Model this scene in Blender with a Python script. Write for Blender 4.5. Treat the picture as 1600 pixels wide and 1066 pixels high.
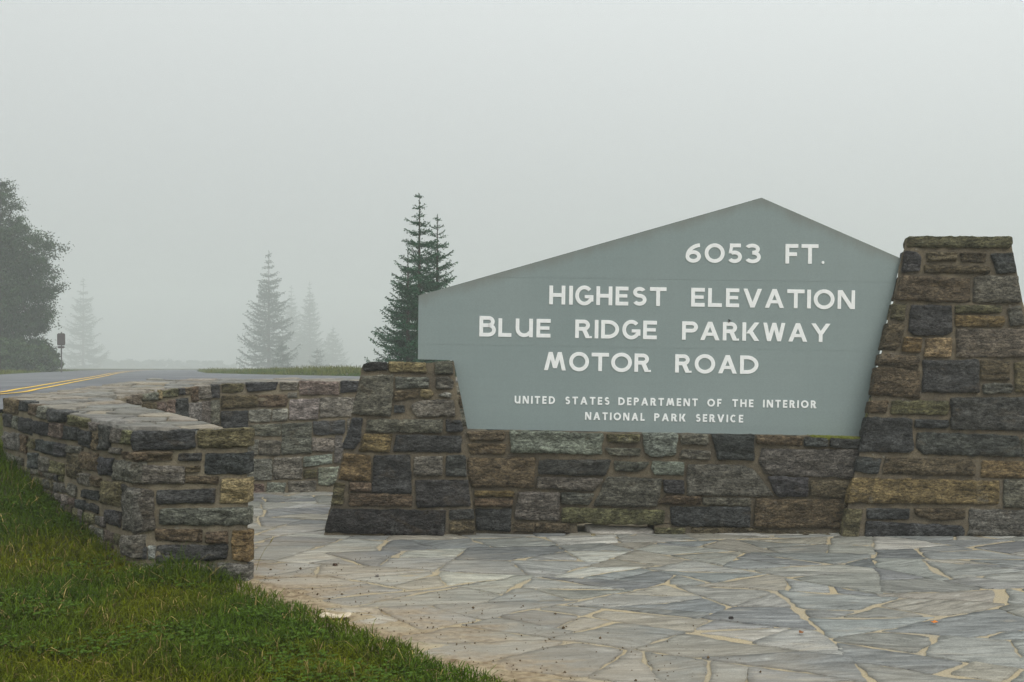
import bpy, math, random
import numpy as np
from mathutils import Vector, noise
from mathutils.geometry import delaunay_2d_cdt

random.seed(7)
RNG = np.random.default_rng(7)
S = bpy.context.scene
for o in list(bpy.data.objects):
    bpy.data.objects.remove(o)
COL = S.collection
R = math.radians

# ------------------------------------------------------------------ camera
EYE = 1.15
FPX, CX, HY = 1556.0, 800.0, 572.0          # photo pixels: focal length, centre column, horizon row
cam_d = bpy.data.cameras.new('camera')
cam = bpy.data.objects.new('camera', cam_d)
COL.objects.link(cam)
cam.location = (0, 0, EYE)
cam.rotation_euler = (R(90), 0, 0)
cam_d.sensor_width = 36
cam_d.lens = 36 * FPX / 1600
cam_d.shift_y = (HY - 533) / 1600
cam_d.clip_end = 3000
S.camera = cam

# ------------------------------------------------------------------ world: overcast sky
SUN_EL, SUN_AZ = 52, 138          # azimuth clockwise from +Y (the viewing direction)
w = bpy.data.worlds.new('World')
S.world = w
w.use_nodes = True
nt = w.node_tree
N, L = nt.nodes, nt.links
bg = N['Background']
sky = N.new('ShaderNodeTexSky')
sky.sky_type = 'NISHITA'
sky.sun_disc = False
sky.sun_elevation = R(SUN_EL)
sky.sun_rotation = R(SUN_AZ)
sky.air_density = 1.0
sky.dust_density = 4.0
hs = N.new('ShaderNodeHueSaturation')
hs.inputs['Saturation'].default_value = 0.15
L.new(sky.outputs[0], hs.inputs['Color'])
sc1 = N.new('ShaderNodeVectorMath'); sc1.operation = 'SCALE'
sc1.inputs['Scale'].default_value = 0.10
L.new(hs.outputs[0], sc1.inputs[0])
tc = N.new('ShaderNodeTexCoord')
sep = N.new('ShaderNodeSeparateXYZ')
L.new(tc.outputs['Generated'], sep.inputs[0])
mp = N.new('ShaderNodeMapRange')            # overcast: brighter towards the zenith
mp.inputs['From Min'].default_value = 0.0
mp.inputs['From Max'].default_value = 1.0
mp.inputs['To Min'].default_value = 0.54
mp.inputs['To Max'].default_value = 1.69
L.new(sep.outputs['Z'], mp.inputs['Value'])
sc2 = N.new('ShaderNodeVectorMath'); sc2.operation = 'SCALE'
sc2.inputs[0].default_value = (0.955, 1.0, 0.995)
# the cloud is a little brighter on the sun's side
dt = N.new('ShaderNodeVectorMath'); dt.operation = 'DOT_PRODUCT'
dt.inputs[1].default_value = (math.sin(R(SUN_AZ)), math.cos(R(SUN_AZ)), 0.0)
L.new(tc.outputs['Generated'], dt.inputs[0])
az_m = N.new('ShaderNodeMath'); az_m.operation = 'MULTIPLY_ADD'
az_m.inputs[1].default_value = 0.26; az_m.inputs[2].default_value = 1.14
L.new(dt.outputs['Value'], az_m.inputs[0])
az_k = N.new('ShaderNodeMath'); az_k.operation = 'MULTIPLY'
L.new(mp.outputs[0], az_k.inputs[0]); L.new(az_m.outputs[0], az_k.inputs[1])
L.new(az_k.outputs[0], sc2.inputs['Scale'])
mx = N.new('ShaderNodeMix'); mx.data_type = 'VECTOR'
mx.inputs['Factor'].default_value = 0.88
L.new(sc1.outputs[0], mx.inputs['A'])
L.new(sc2.outputs[0], mx.inputs['B'])
L.new(mx.outputs['Result'], bg.inputs['Color'])
bg.inputs['Strength'].default_value = 1.0

sun_d = bpy.data.lights.new('sun', 'SUN')
sun_d.energy = 1.25
sun_d.angle = R(28)
sun_d.color = (1.0, 0.97, 0.92)
sun = bpy.data.objects.new('sun', sun_d)
COL.objects.link(sun)
az, el = R(SUN_AZ), R(SUN_EL)
sd = Vector((math.sin(az) * math.cos(el), math.cos(az) * math.cos(el), math.sin(el)))
sun.rotation_euler = sd.to_track_quat('Z', 'Y').to_euler()

S.view_settings.view_transform = 'Standard'
S.view_settings.look = 'None'
S.view_settings.exposure = 0.0
S.view_settings.gamma = 1.0
S.view_settings.use_curve_mapping = False
S.render.engine = 'CYCLES'
cy = S.cycles
cy.use_denoising = True
cy.denoising_prefilter = 'FAST'
cy.max_bounces = 8
cy.diffuse_bounces = 3
cy.glossy_bounces = 2
cy.transparent_max_bounces = 8
cy.volume_bounces = 3
cy.sample_clamp_indirect = 4

# ------------------------------------------------------------------ helpers
def px_ray(x, y):
    return Vector(((x - CX) / FPX, 1.0, -(y - HY) / FPX))

def px_at(x, y, d):
    r = px_ray(x, y) * d
    return Vector((r.x, r.y, EYE + r.z))

class Plane:
    """A face of masonry: origin, two unit axes in it and the outward normal."""
    def __init__(self, o, u, v=None, lean=None):
        self.o = Vector(o)
        self.u = Vector(u).normalized()
        v = Vector(v if v is not None else (0, 0, 1))
        v = v - self.u * v.dot(self.u)
        self.v = v.normalized()
        self.n = self.u.cross(self.v).normalized()
    def hit(self, x, y):
        d = px_ray(x, y)
        c = Vector((0, 0, EYE))
        t = (self.o - c).dot(self.n) / d.dot(self.n)
        p = c + d * t - self.o
        return (p.dot(self.u), p.dot(self.v))
    def at(self, a, b, h=0.0):
        return self.o + self.u * a + self.v * b + self.n * h

def tag(o, label=None, cat=None, group=None, kind=None):
    if label: o['label'] = label
    if cat: o['category'] = cat
    if group: o['group'] = group
    if kind: o['kind'] = kind
    return o

def empty(name, loc=(0, 0, 0)):
    o = bpy.data.objects.new(name, None)
    COL.objects.link(o)
    o.location = loc
    o.empty_display_size = 0.2
    return o

ORIGIN = {}
def link(name, me, mat=None, parent=None, loc=(0, 0, 0)):
    """Link a mesh whose vertices are relative to the world point loc."""
    o = bpy.data.objects.new(name, me)
    COL.objects.link(o)
    loc = Vector(loc)
    ORIGIN[o] = loc
    if parent is not None:
        o.parent = parent
        base = ORIGIN.get(parent)
        if base is None:
            base = Vector(parent.location)
        o.location = loc - base
    else:
        o.location = loc
    if mat is not None:
        me.materials.append(mat)
    return o

def np_mesh(name, verts, tris, tint=None, smooth=False):
    me = bpy.data.meshes.new(name)
    v = np.asarray(verts, dtype=np.float32).reshape(-1, 3)
    t = np.asarray(tris, dtype=np.int32).reshape(-1, 3)
    me.vertices.add(len(v)); me.vertices.foreach_set('co', v.ravel())
    me.loops.add(t.size); me.loops.foreach_set('vertex_index', t.ravel())
    me.polygons.add(len(t))
    me.polygons.foreach_set('loop_start', np.arange(0, t.size, 3, dtype=np.int32))
    if smooth:
        me.polygons.foreach_set('use_smooth', np.ones(len(t), dtype=bool))
    if tint is not None:
        a = me.attributes.new('tint', 'FLOAT_COLOR', 'POINT')
        c = np.ones((len(v), 4), dtype=np.float32); c[:, :3] = tint
        a.data.foreach_set('color', c.ravel())
    me.update(calc_edges=True)
    me.validate()
    return me

def py_mesh(name, verts, faces, smooth=False):
    me = bpy.data.meshes.new(name)
    me.from_pydata([tuple(v) for v in verts], [], faces)
    if smooth:
        me.polygons.foreach_set('use_smooth', np.ones(len(me.polygons), dtype=bool))
    me.update()
    return me

# ------------------------------------------------------------------ materials
class Mat:
    def __init__(self, name, rough=0.9, spec=0.25):
        self.m = bpy.data.materials.new(name)
        self.m.use_nodes = True
        self.t = self.m.node_tree
        self.b = self.t.nodes['Principled BSDF']
        self.b.inputs['Roughness'].default_value = rough
        self.b.inputs['Specular IOR Level'].default_value = spec
    def node(self, kind, **props):
        n = self.t.nodes.new(kind)
        for k, v in props.items(): setattr(n, k, v)
        return n
    def link(self, a, b): self.t.links.new(a, b)
    def coords(self, space='Object', scale=(1, 1, 1), rnd=False):
        c = self.node('ShaderNodeTexCoord').outputs[space] if space != 'Position' else self.node('ShaderNodeNewGeometry').outputs['Position']
        if rnd:
            oi = self.node('ShaderNodeObjectInfo')
            ml = self.node('ShaderNodeMath', operation='MULTIPLY'); ml.inputs[1].default_value = 117.0
            self.link(oi.outputs['Random'], ml.inputs[0])
            ad = self.node('ShaderNodeVectorMath', operation='ADD')
            self.link(c, ad.inputs[0]); self.link(ml.outputs[0], ad.inputs[1])
            c = ad.outputs[0]
        mu = self.node('ShaderNodeVectorMath', operation='MULTIPLY'); mu.inputs[1].default_value = scale
        self.link(c, mu.inputs[0])
        return mu.outputs[0]
    def noise(self, co, scale=1.0, detail=4, rough=0.55, dist=0.0):
        n = self.node('ShaderNodeTexNoise')
        n.inputs['Scale'].default_value = scale; n.inputs['Detail'].default_value = detail
        n.inputs['Roughness'].default_value = rough; n.inputs['Distortion'].default_value = dist
        self.link(co, n.inputs['Vector'])
        return n.outputs['Fac']
    def ramp(self, fac, lo, hi, a=0.0, b=1.0):
        n = self.node('ShaderNodeMapRange', interpolation_type='SMOOTHSTEP')
        n.inputs['From Min'].default_value = lo; n.inputs['From Max'].default_value = hi
        n.inputs['To Min'].default_value = a; n.inputs['To Max'].default_value = b
        self.link(fac, n.inputs['Value'])
        return n.outputs[0]
    def math(self, op, a, b=None):
        n = self.node('ShaderNodeMath', operation=op)
        for i, v in enumerate((a, b)):
            if v is None: continue
            if isinstance(v, (int, float)): n.inputs[i].default_value = v
            else: self.link(v, n.inputs[i])
        return n.outputs[0]
    def mix(self, fac, a, b, mode='MIX'):
        n = self.node('ShaderNodeMix', data_type='RGBA', blend_type=mode)
        for key, v in (('Factor', fac), ('A', a), ('B', b)):
            s = [i for i in n.inputs if i.name == key and (i.type == 'RGBA' if key != 'Factor' else i.type == 'VALUE')][0]
            if isinstance(v, (int, float)): s.default_value = v
            elif isinstance(v, tuple): s.default_value = (*v, 1.0)
            else: self.link(v, s)
        return [o for o in n.outputs if o.type == 'RGBA'][0]
    def scale_col(self, col, fac):
        n = self.node('ShaderNodeVectorMath', operation='SCALE')
        if isinstance(col, tuple): n.inputs[0].default_value = col
        else: self.link(col, n.inputs[0])
        self.link(fac, n.inputs['Scale'])
        return n.outputs[0]
    def color(self, c):
        if isinstance(c, tuple): self.b.inputs['Base Color'].default_value = (*c, 1.0)
        else: self.link(c, self.b.inputs['Base Color'])
    def bump(self, h, strength=0.5, dist=0.01, prev=None):
        n = self.node('ShaderNodeBump')
        n.inputs['Strength'].default_value = strength; n.inputs['Distance'].default_value = dist
        self.link(h, n.inputs['Height'])
        if prev is not None: self.link(prev, n.inputs['Normal'])
        self.link(n.outputs[0], self.b.inputs['Normal'])
        return n.outputs[0]

def stone_mat():
    m = Mat('split_stone', 0.88, 0.3)
    oi = m.node('ShaderNodeObjectInfo')
    base = oi.outputs['Color']
    c = m.coords('Object', (5, 5, 22), rnd=True)
    fol = m.noise(c, 4.2, 9, 0.76, 0.8)
    c2 = m.coords('Object', (1, 1, 1.6), rnd=True)
    big = m.noise(c2, 9, 4, 0.6, 0.4)
    grain = m.noise(c2, 120, 4, 0.8)
    mid = m.noise(c2, 45, 4, 0.65)
    v = m.ramp(fol, 0.32, 0.70, 0.42, 1.75)
    col = m.scale_col(base, v)
    v2 = m.ramp(big, 0.3, 0.72, 0.6, 1.4)
    col = m.scale_col(col, v2)
    v3 = m.ramp(grain, 0.34, 0.68, 0.55, 1.5)
    col = m.scale_col(col, v3)
    # rusty weathering
    rust = m.ramp(m.noise(m.coords('Object', (1, 1, 1.3), rnd=True), 5.5, 5, 0.6, 0.8), 0.56, 0.74, 0.0, 0.55)
    col = m.mix(rust, col, m.mix(0.55, col, (0.16, 0.105, 0.05)))
    # pale lichen and lime specks
    sp = m.math('MULTIPLY', m.ramp(m.noise(m.coords('Object', (1, 1, 1), rnd=True), 13, 5, 0.7, 0.4), 0.66, 0.74), m.ramp(mid, 0.42, 0.6))
    col = m.mix(m.math('MULTIPLY', sp, 0.5), col, (0.33, 0.34, 0.31))
    fleck = m.ramp(m.noise(c2, 150, 3, 0.6), 0.66, 0.72, 0.0, 0.6)
    col = m.mix(fleck, col, (0.36, 0.36, 0.34))
    cr = m.noise(m.coords('Object', (2.2, 2.2, 9), rnd=True), 3.4, 6, 0.62, 1.4)
    ridge = m.ramp(m.math('ABSOLUTE', m.math('SUBTRACT', cr, 0.5)), 0.004, 0.022, 0.0, 1.0)
    col = m.scale_col(col, m.ramp(ridge, 0.0, 1.0, 0.5, 1.0))
    col = m.scale_col(col, m.ramp(mid, 0.36, 0.64, 0.7, 1.3))
    lime = m.math('MULTIPLY', m.ramp(m.noise(m.coords('Object', (6, 6, 2.2), rnd=True), 1.6, 5, 0.65, 0.6), 0.62, 0.72, 0, 0.45), m.ramp(grain, 0.4, 0.6))
    col = m.mix(lime, col, (0.36, 0.36, 0.33))
    m.color(col)
    n = m.bump(ridge, 0.8, 0.012)
    n = m.bump(fol, 0.9, 0.03, n)
    n = m.bump(mid, 0.8, 0.016, n)
    m.bump(grain, 0.6, 0.006, n)
    return m.m

def mortar_mat(name, col, dark):
    m = Mat(name, 0.95, 0.15)
    c = m.coords('Position')
    a = m.noise(c, 7, 5, 0.6); g = m.noise(c, 120, 4, 0.7); b = m.noise(c, 28, 4, 0.6)
    k = m.scale_col(m.mix(m.ramp(a, 0.35, 0.68), col, dark), m.ramp(g, 0.25, 0.75, 0.65, 1.3))
    k = m.mix(m.ramp(b, 0.6, 0.75, 0, 0.5), k, (0.30, 0.29, 0.26))
    m.color(k)
    n = m.bump(b, 0.5, 0.012)
    m.bump(g, 0.5, 0.004, n)
    return m.m

# edge of the paving against the lawn, used for soil washed over the stones
PE0, PE1 = Vector((-1.40, 5.28, 0)), Vector((-0.02, 3.62, 0))
EDGE_N = Vector((PE1.y - PE0.y, -(PE1.x - PE0.x), 0)).normalized()
if EDGE_N.x < 0: EDGE_N = -EDGE_N

def soil_mask(m):
    g = m.node('ShaderNodeNewGeometry').outputs['Position']
    d = m.node('ShaderNodeVectorMath', operation='DOT_PRODUCT')
    sub = m.node('ShaderNodeVectorMath', operation='SUBTRACT'); sub.inputs[1].default_value = PE0
    m.link(g, sub.inputs[0]); m.link(sub.outputs[0], d.inputs[0]); d.inputs[1].default_value = EDGE_N
    nz = m.noise(m.coords('Position', (1, 2.2, 1)), 2.2, 6, 0.65, 0.5)
    e = m.math('SUBTRACT', d.outputs['Value'], m.math('MULTIPLY', m.math('SUBTRACT', nz, 0.5), 2.1))
    near = m.ramp(e, -0.05, 0.42, 1.0, 0.0)
    dust = m.ramp(e, 0.1, 1.6, 0.75, 0.0)
    sz = m.node('ShaderNodeSeparateXYZ'); m.link(g, sz.inputs[0])
    low = m.ramp(sz.outputs['Z'], 0.06, 0.12, 1.0, 0.0)
    return m.math('MULTIPLY', near, low), m.math('MULTIPLY', dust, low)

def flag_mat():
    m = Mat('flagstone_quartzite', 0.62, 0.4)
    base = m.node('ShaderNodeObjectInfo').outputs['Color']
    c = m.coords('Object', (1.3, 9, 9), rnd=True)
    st = m.noise(c, 2.2, 8, 0.72, 1.1)
    c2 = m.coords('Object', (1, 3.0, 1), rnd=True)
    pat = m.noise(c2, 4.2, 6, 0.62, 1.2)
    c3 = m.coords('Object', (1, 1, 1), rnd=True)
    gr = m.noise(c3, 150, 3, 0.7)
    mid = m.noise(c3, 30, 5, 0.65)
    col = m.scale_col(base, m.ramp(st, 0.30, 0.72, 0.55, 1.45))
    col = m.scale_col(col, m.ramp(gr, 0.25, 0.75, 0.75, 1.25))
    white = m.math('MULTIPLY', m.ramp(pat, 0.5, 0.72), m.ramp(st, 0.38, 0.66))
    col = m.mix(m.math('MULTIPLY', white, 0.5), col, (0.45, 0.445, 0.41))
    dk = m.ramp(m.noise(m.coords('Object', (1.2, 14, 1), rnd=True), 2.6, 5, 0.6, 1.0), 0.64, 0.72, 0.0, 0.6)
    col = m.mix(dk, col, (0.085, 0.09, 0.095))
    tan = m.ramp(m.noise(c2, 2.4, 5, 0.6, 0.6), 0.58, 0.78, 0, 0.55)
    col = m.mix(tan, col, (0.40, 0.345, 0.26))
    cr = m.noise(m.coords('Object', (1.0, 7, 1), rnd=True), 1.9, 6, 0.6, 1.6)
    ridge = m.ramp(m.math('ABSOLUTE', m.math('SUBTRACT', cr, 0.5)), 0.002, 0.014, 0.0, 1.0)
    brk = m.ramp(m.noise(c3, 3.0, 2), 0.42, 0.56)
    ridge = m.math('MAXIMUM', ridge, brk)
    col = m.scale_col(col, m.ramp(ridge, 0.0, 1.0, 0.45, 1.0))
    near, dust = soil_mask(m)
    col = m.mix(dust, col, m.mix(0.6, col, (0.36, 0.30, 0.215)))
    soil = m.mix(m.ramp(mid, 0.3, 0.7), (0.165, 0.115, 0.068), (0.33, 0.26, 0.17))
    col = m.mix(m.math('MULTIPLY', near, 0.85), col, soil)
    m.color(col)
    n = m.bump(st, 0.6, 0.012)
    n = m.bump(mid, 0.35, 0.008, n)
    m.bump(gr, 0.3, 0.003, n)
    return m.m

def paving_mortar_mat():
    m = Mat('paving_mortar', 0.95, 0.15)
    c = m.coords('Position')
    a = m.noise(c, 3.2, 5, 0.6); g = m.noise(c, 130, 3, 0.7); b = m.noise(c, 24, 4, 0.6)
    col = m.mix(m.ramp(a, 0.35, 0.7), (0.36, 0.295, 0.19), (0.31, 0.27, 0.20))
    col = m.scale_col(col, m.ramp(g, 0.25, 0.75, 0.75, 1.22))
    near, dust = soil_mask(m)
    soil = m.mix(m.ramp(b, 0.3, 0.7), (0.15, 0.105, 0.062), (0.33, 0.26, 0.17))
    col = m.mix(near, col, soil)
    m.color(col)
    n = m.bump(b, 0.5, 0.01)
    m.bump(g, 0.5, 0.004, n)
    return m.m

def tint_mat(name, rough=0.7, trans=0.0, spec=0.2):
    m = Mat(name, rough, spec)
    a = m.node('ShaderNodeAttribute', attribute_name='tint')
    m.color(a.outputs['Color'])
    if trans:
        t = m.node('ShaderNodeBsdfTranslucent')
        m.link(a.outputs['Color'], t.inputs['Color'])
        x = m.node('ShaderNodeMixShader'); x.inputs[0].default_value = trans
        m.link(m.b.outputs[0], x.inputs[1]); m.link(t.outputs[0], x.inputs[2])
        m.link(x.outputs[0], m.t.nodes['Material Output'].inputs['Surface'])
    return m.m

def ground_mat():
    m = Mat('turf_soil', 0.95, 0.1)
    c = m.coords('Position')
    a = m.noise(c, 0.7, 5, 0.6); b = m.noise(c, 16, 5, 0.7); g = m.noise(c, 90, 3, 0.7)
    col = m.mix(m.ramp(a, 0.35, 0.68), (0.034, 0.044, 0.010), (0.055, 0.052, 0.016))
    col = m.mix(m.ramp(b, 0.45, 0.66, 0, 0.8), col, (0.035, 0.026, 0.014))
    col = m.scale_col(col, m.ramp(g, 0.25, 0.75, 0.6, 1.3))
    m.color(col)
    m.bump(b, 0.6, 0.03)
    return m.m

def asphalt_mat():
    m = Mat('asphalt', 0.82, 0.35)
    c = m.coords('Position')
    a = m.noise(c, 0.5, 4, 0.6); g = m.noise(c, 60, 3, 0.7)
    lane = m.noise(m.coords('Position', (1, 0.12, 1)), 1.2, 4, 0.6)
    col = m.mix(m.ramp(a, 0.35, 0.65), (0.095, 0.099, 0.107), (0.13, 0.134, 0.142))
    col = m.scale_col(col, m.ramp(g, 0.25, 0.75, 0.75, 1.25))
    col = m.scale_col(col, m.ramp(lane, 0.3, 0.7, 0.85, 1.12))
    m.color(col)
    m.bump(g, 0.4, 0.004)
    return m.m

def simple_mat(name, col, rough=0.7, spec=0.3, var=0.15, scale=20.0, bump=0.0):
    m = Mat(name, rough, spec)
    c = m.coords('Position')
    n = m.noise(c, scale, 5, 0.6)
    m.color(m.scale_col(col, m.ramp(n, 0.25, 0.75, 1 - var, 1 + var)))
    if bump: m.bump(n, bump, 0.01)
    return m.m

def panel_mat():
    """Grey-green paint with rain streaks, grime along the sloping top edges and small scuffs."""
    m = Mat('sign_paint', 0.5, 0.3)
    c = m.coords('Position')
    col = m.mix(m.ramp(m.noise(c, 1.1, 4, 0.5), 0.3, 0.7), (0.232, 0.281, 0.277), (0.250, 0.297, 0.292))
    streak = m.noise(m.coords('Position', (26, 1, 0.9)), 1.0, 5, 0.65)
    col = m.scale_col(col, m.ramp(streak, 0.25, 0.75, 0.985, 1.015))
    hor = m.noise(m.coords('Position', (0.8, 1, 46)), 1.0, 4, 0.6)
    col = m.scale_col(col, m.ramp(hor, 0.25, 0.75, 0.985, 1.015))
    col = m.scale_col(col, m.ramp(m.noise(c, 90, 3, 0.7), 0.25, 0.75, 0.95, 1.05))
    pos = m.node('ShaderNodeNewGeometry').outputs['Position']
    grime = None
    for nrm, p in TOP_EDGES:
        sub = m.node('ShaderNodeVectorMath', operation='SUBTRACT'); sub.inputs[1].default_value = p
        m.link(pos, sub.inputs[0])
        d = m.node('ShaderNodeVectorMath', operation='DOT_PRODUCT'); d.inputs[1].default_value = nrm
        m.link(sub.outputs[0], d.inputs[0])
        nz = m.noise(m.coords('Position', (9, 1, 2.5)), 1.0, 5, 0.65)
        e = m.math('SUBTRACT', m.math('MULTIPLY', d.outputs['Value'], -1.0), m.math('MULTIPLY', m.ramp(nz, 0.3, 0.8), 0.05))
        g = m.ramp(e, -0.03, 0.075, 0.42, 0.0)
        grime = g if grime is None else m.math('MAXIMUM', grime, g)
    col = m.mix(grime, col, (0.155, 0.135, 0.105))
    sc = m.math('MULTIPLY', m.ramp(m.noise(m.coords('Position', (1, 1, 3)), 26, 3, 0.6, 1.5), 0.72, 0.76), m.ramp(m.noise(c, 2.2, 2), 0.5, 0.62))
    col = m.mix(m.math('MULTIPLY', sc, 0.5), col, (0.13, 0.14, 0.135))
    m.color(col)
    m.bump(m.noise(c, 14, 3, 0.5), 0.04, 0.004)
    return m.m

M_STONE = stone_mat()
M_MORTAR = mortar_mat('wall_mortar', (0.150, 0.124, 0.086), (0.095, 0.080, 0.060))
M_MORTAR_PALE = mortar_mat('pale_wall_mortar', (0.225, 0.19, 0.135), (0.15, 0.125, 0.09))
M_FLAG = flag_mat()
M_BED = paving_mortar_mat()
M_GROUND = ground_mat()
M_ROAD = asphalt_mat()
M_YELLOW = simple_mat('yellow_road_paint', (0.66, 0.40, 0.045), 0.75, 0.3, 0.25, 12)
M_GRASS = tint_mat('grass_blades', 0.7, 0.2, 0.08)
M_NEEDLE = tint_mat('conifer_needles', 0.7, 0.1)
M_LEAF = tint_mat('broad_leaves', 0.6, 0.2)
M_BARK = simple_mat('bark', (0.075, 0.06, 0.047), 0.95, 0.1, 0.4, 40, 0.6)
M_WHITE = simple_mat('white_letter_paint', (0.88, 0.885, 0.875), 0.5, 0.3, 0.05, 30)

COLS = {'d': (.066, .066, .063), 'g': (.150, .140, .116), 'b': (.130, .099, .062), 't': (.205, .146, .072),
        'o': (.140, .126, .070), 'l': (.225, .245, .200), 'p': (.175, .138, .112), 'w': (.225, .208, .176),
        'y': (.300, .235, .125), 'k': (.050, .046, .043), 'c': (.30, .29, .26)}

# ------------------------------------------------------------------ masonry piece
def pdist(P, poly):
    """Distance of points P (n,2) to the outline poly (m,2)."""
    best = np.full(len(P), 1e9)
    for i in range(len(poly)):
        a = poly[i]; b = poly[(i + 1) % len(poly)]
        ab = b - a
        t = np.clip(((P - a) @ ab) / max(ab @ ab, 1e-12), 0, 1)
        q = a + t[:, None] * ab
        best = np.minimum(best, np.hypot(*(P - q).T))
    return best

def inside(P, poly):
    r = np.zeros(len(P), dtype=bool)
    x, y = P[:, 0], P[:, 1]
    for i in range(len(poly)):
        x0, y0 = poly[i]; x1, y1 = poly[(i + 1) % len(poly)]
        c = ((y0 > y) != (y1 > y))
        if abs(y1 - y0) > 1e-12:
            r ^= c & (x < (x1 - x0) * (y - y0) / (y1 - y0) + x0)
    return r

def area2(p):
    return 0.5 * sum(p[i][0] * p[(i + 1) % len(p)][1] - p[(i + 1) % len(p)][0] * p[i][1] for i in range(len(p)))

def outline(poly, step, rnd, jit, seed, grow=0.002):
    """Round the corners of a polygon a little, resample it and roughen it."""
    p = [np.array(q, float) for q in poly]
    if area2(p) < 0: p = p[::-1]
    q = []
    n = len(p)
    for i in range(n):
        a, b, c = p[i - 1], p[i], p[(i + 1) % n]
        la, lc = np.linalg.norm(a - b), np.linalg.norm(c - b)
        r = rnd * random.uniform(0.5, 1.4)
        ra, rc = min(r, la * 0.35), min(r, lc * 0.35)
        A = b + (a - b) / max(la, 1e-9) * ra; Cc = b + (c - b) / max(lc, 1e-9) * rc
        q += [A, 0.25 * A + 0.5 * b + 0.25 * Cc, Cc]
    out = []
    n = len(q)
    for i in range(n):
        a, b = q[i], q[(i + 1) % n]
        l = np.linalg.norm(b - a)
        k = max(1, int(round(l / step)))
        for j in range(k):
            out.append(a + (b - a) * j / k)
    res = []
    n = len(out)
    for i in range(n):
        t = out[(i + 1) % n] - out[i - 1]
        nn = np.array([t[1], -t[0]]) / max(np.linalg.norm(t), 1e-9)
        f = noise.fractal(Vector((out[i][0] * 16, out[i][1] * 16, seed)), 0.7, 2.0, 3)
        res.append(out[i] + nn * (f * jit + grow))
    return np.array(res)

def stone(parent, plane, poly, col, name='stone', depth=0.08, puff=0.014, rough=0.006, step=None,
          mat=None, tilt=0.03, rnd=0.008, jit=0.007, lift=0.0, stretch=(4.0, 15.0), edge_r=0.006, cvar=0.14, seed=None, cmul=1.0, spin=0.0):
    """One split stone laid in a face: outline in the face's own metres, rough front, sides running back into the mortar."""
    seed = random.uniform(0, 900) if seed is None else seed
    a = abs(area2(poly))
    if a < 2e-5: return None
    sz = math.sqrt(a)
    if step is None: step = min(0.017, max(0.008, sz / 13), sz / 4)
    o = outline(poly, step, min(rnd, sz * 0.09), min(jit, sz * 0.035), seed)
    c = o.mean(axis=0)
    (u0, v0), (u1, v1) = o.min(axis=0), o.max(axis=0)
    hs_ = step * 1.25
    gx, gy = np.meshgrid(np.arange(u0, u1, hs_), np.arange(v0, v1, hs_ * 0.87))
    gx[1::2] += hs_ * 0.5
    P = np.stack([gx.ravel(), gy.ravel()], 1)
    P += RNG.uniform(-0.25, 0.25, P.shape) * hs_
    if len(P):
        P = P[inside(P, o)]
    if len(P):
        P = P[pdist(P, o) > step * 0.55]
    allp = np.vstack([o, P]) if len(P) else o
    n = len(o)
    vs, _, fs, ov, _, _ = delaunay_2d_cdt([Vector(p) for p in allp], [(i, (i + 1) % n) for i in range(n)], [], 1, 1e-6)
    vs = np.array([(v.x, v.y) for v in vs])
    D = pdist(vs, o)
    er = min(edge_r, sz * 0.12)
    t = np.clip(D / er, 0, 1)
    prof = np.sqrt(np.clip(1 - (1 - t) ** 2, 0, 1))
    tx, ty = random.uniform(-tilt, tilt), random.uniform(-tilt, tilt)
    sx, sy = stretch
    h = np.zeros(len(vs))
    for i, (x, y) in enumerate(vs):
        f = noise.fractal(Vector((x * sx * 1.5, y * sy * 1.5, seed)), 0.75, 2.1, 5)
        st = noise.noise(Vector((x * sx * 0.7, y * sy, seed + 50)))
        st = math.floor(st * 4) / 4                      # cleavage steps
        h[i] = puff * prof[i] + (rough * f + rough * 0.9 * st) * (0.35 + 0.65 * prof[i])
    h += tx * (vs[:, 0] - c[0]) + ty * (vs[:, 1] - c[1]) + lift
    ctr = plane.at(c[0], c[1], 0)
    U, V, Nn = np.array(plane.u), np.array(plane.v), np.array(plane.n)
    rel = (vs - c)
    W = rel[:, :1] * U + rel[:, 1:] * V + h[:, None] * Nn
    nv = len(W)
    # ring running back: use the CDT's own outline vertices (inputs come first)
    idx = list(range(n))
    if ov and len(ov) == nv:
        m = {}
        for k, src in enumerate(ov):
            for s in src: m[s] = k
        idx = [m.get(i, i) for i in range(n)]
    back = W[idx] - Nn * (depth + h[idx][:, None])
    verts = np.vstack([W, back])
    tris = [tuple(f) for f in fs if len(f) == 3]
    # orientation
    if tris:
        f = tris[0]
        nrm = np.cross(W[f[1]] - W[f[0]], W[f[2]] - W[f[0]])
        if nrm @ Nn < 0: tris = [(f[0], f[2], f[1]) for f in tris]
    for i in range(n):
        j = (i + 1) % n
        A, B = idx[i], idx[j]; a2, b2 = nv + i, nv + j
        tris += [(A, a2, B), (B, a2, b2)]
    if spin:                                             # turn the bed direction of a flat stone
        ca, sa = math.cos(-spin), math.sin(-spin)
        verts = verts @ np.array(((ca, sa, 0), (-sa, ca, 0), (0, 0, 1)))
    me = np_mesh(name, verts, tris, smooth=True)
    ob = link(name, me, mat or M_STONE, parent, ctr)
    ob.rotation_euler.z = spin
    k = random.uniform(1 - cvar, 1 + cvar) * cmul
    cc = COLS[col] if isinstance(col, str) else col
    hv = 0.05 if mat is None else 0.018
    ob.color = (*[max(0.01, v * k * random.uniform(1 - hv, 1 + hv)) for v in cc], 1)
    return ob

def parse(sx, sy, sc, plane, rows):
    """Traced outlines -> polygons in the face's metres."""
    out = []
    for r in rows.strip().splitlines():
        r = r.strip()
        if not r: continue
        code, pts = r.split(None, 1)
        q = []
        for p in pts.split():
            x, y = p.split(',')
            q.append(plane.hit(sx + float(x) / sc, sy + float(y) / sc))
        out.append((code, q))
    return out

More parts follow.
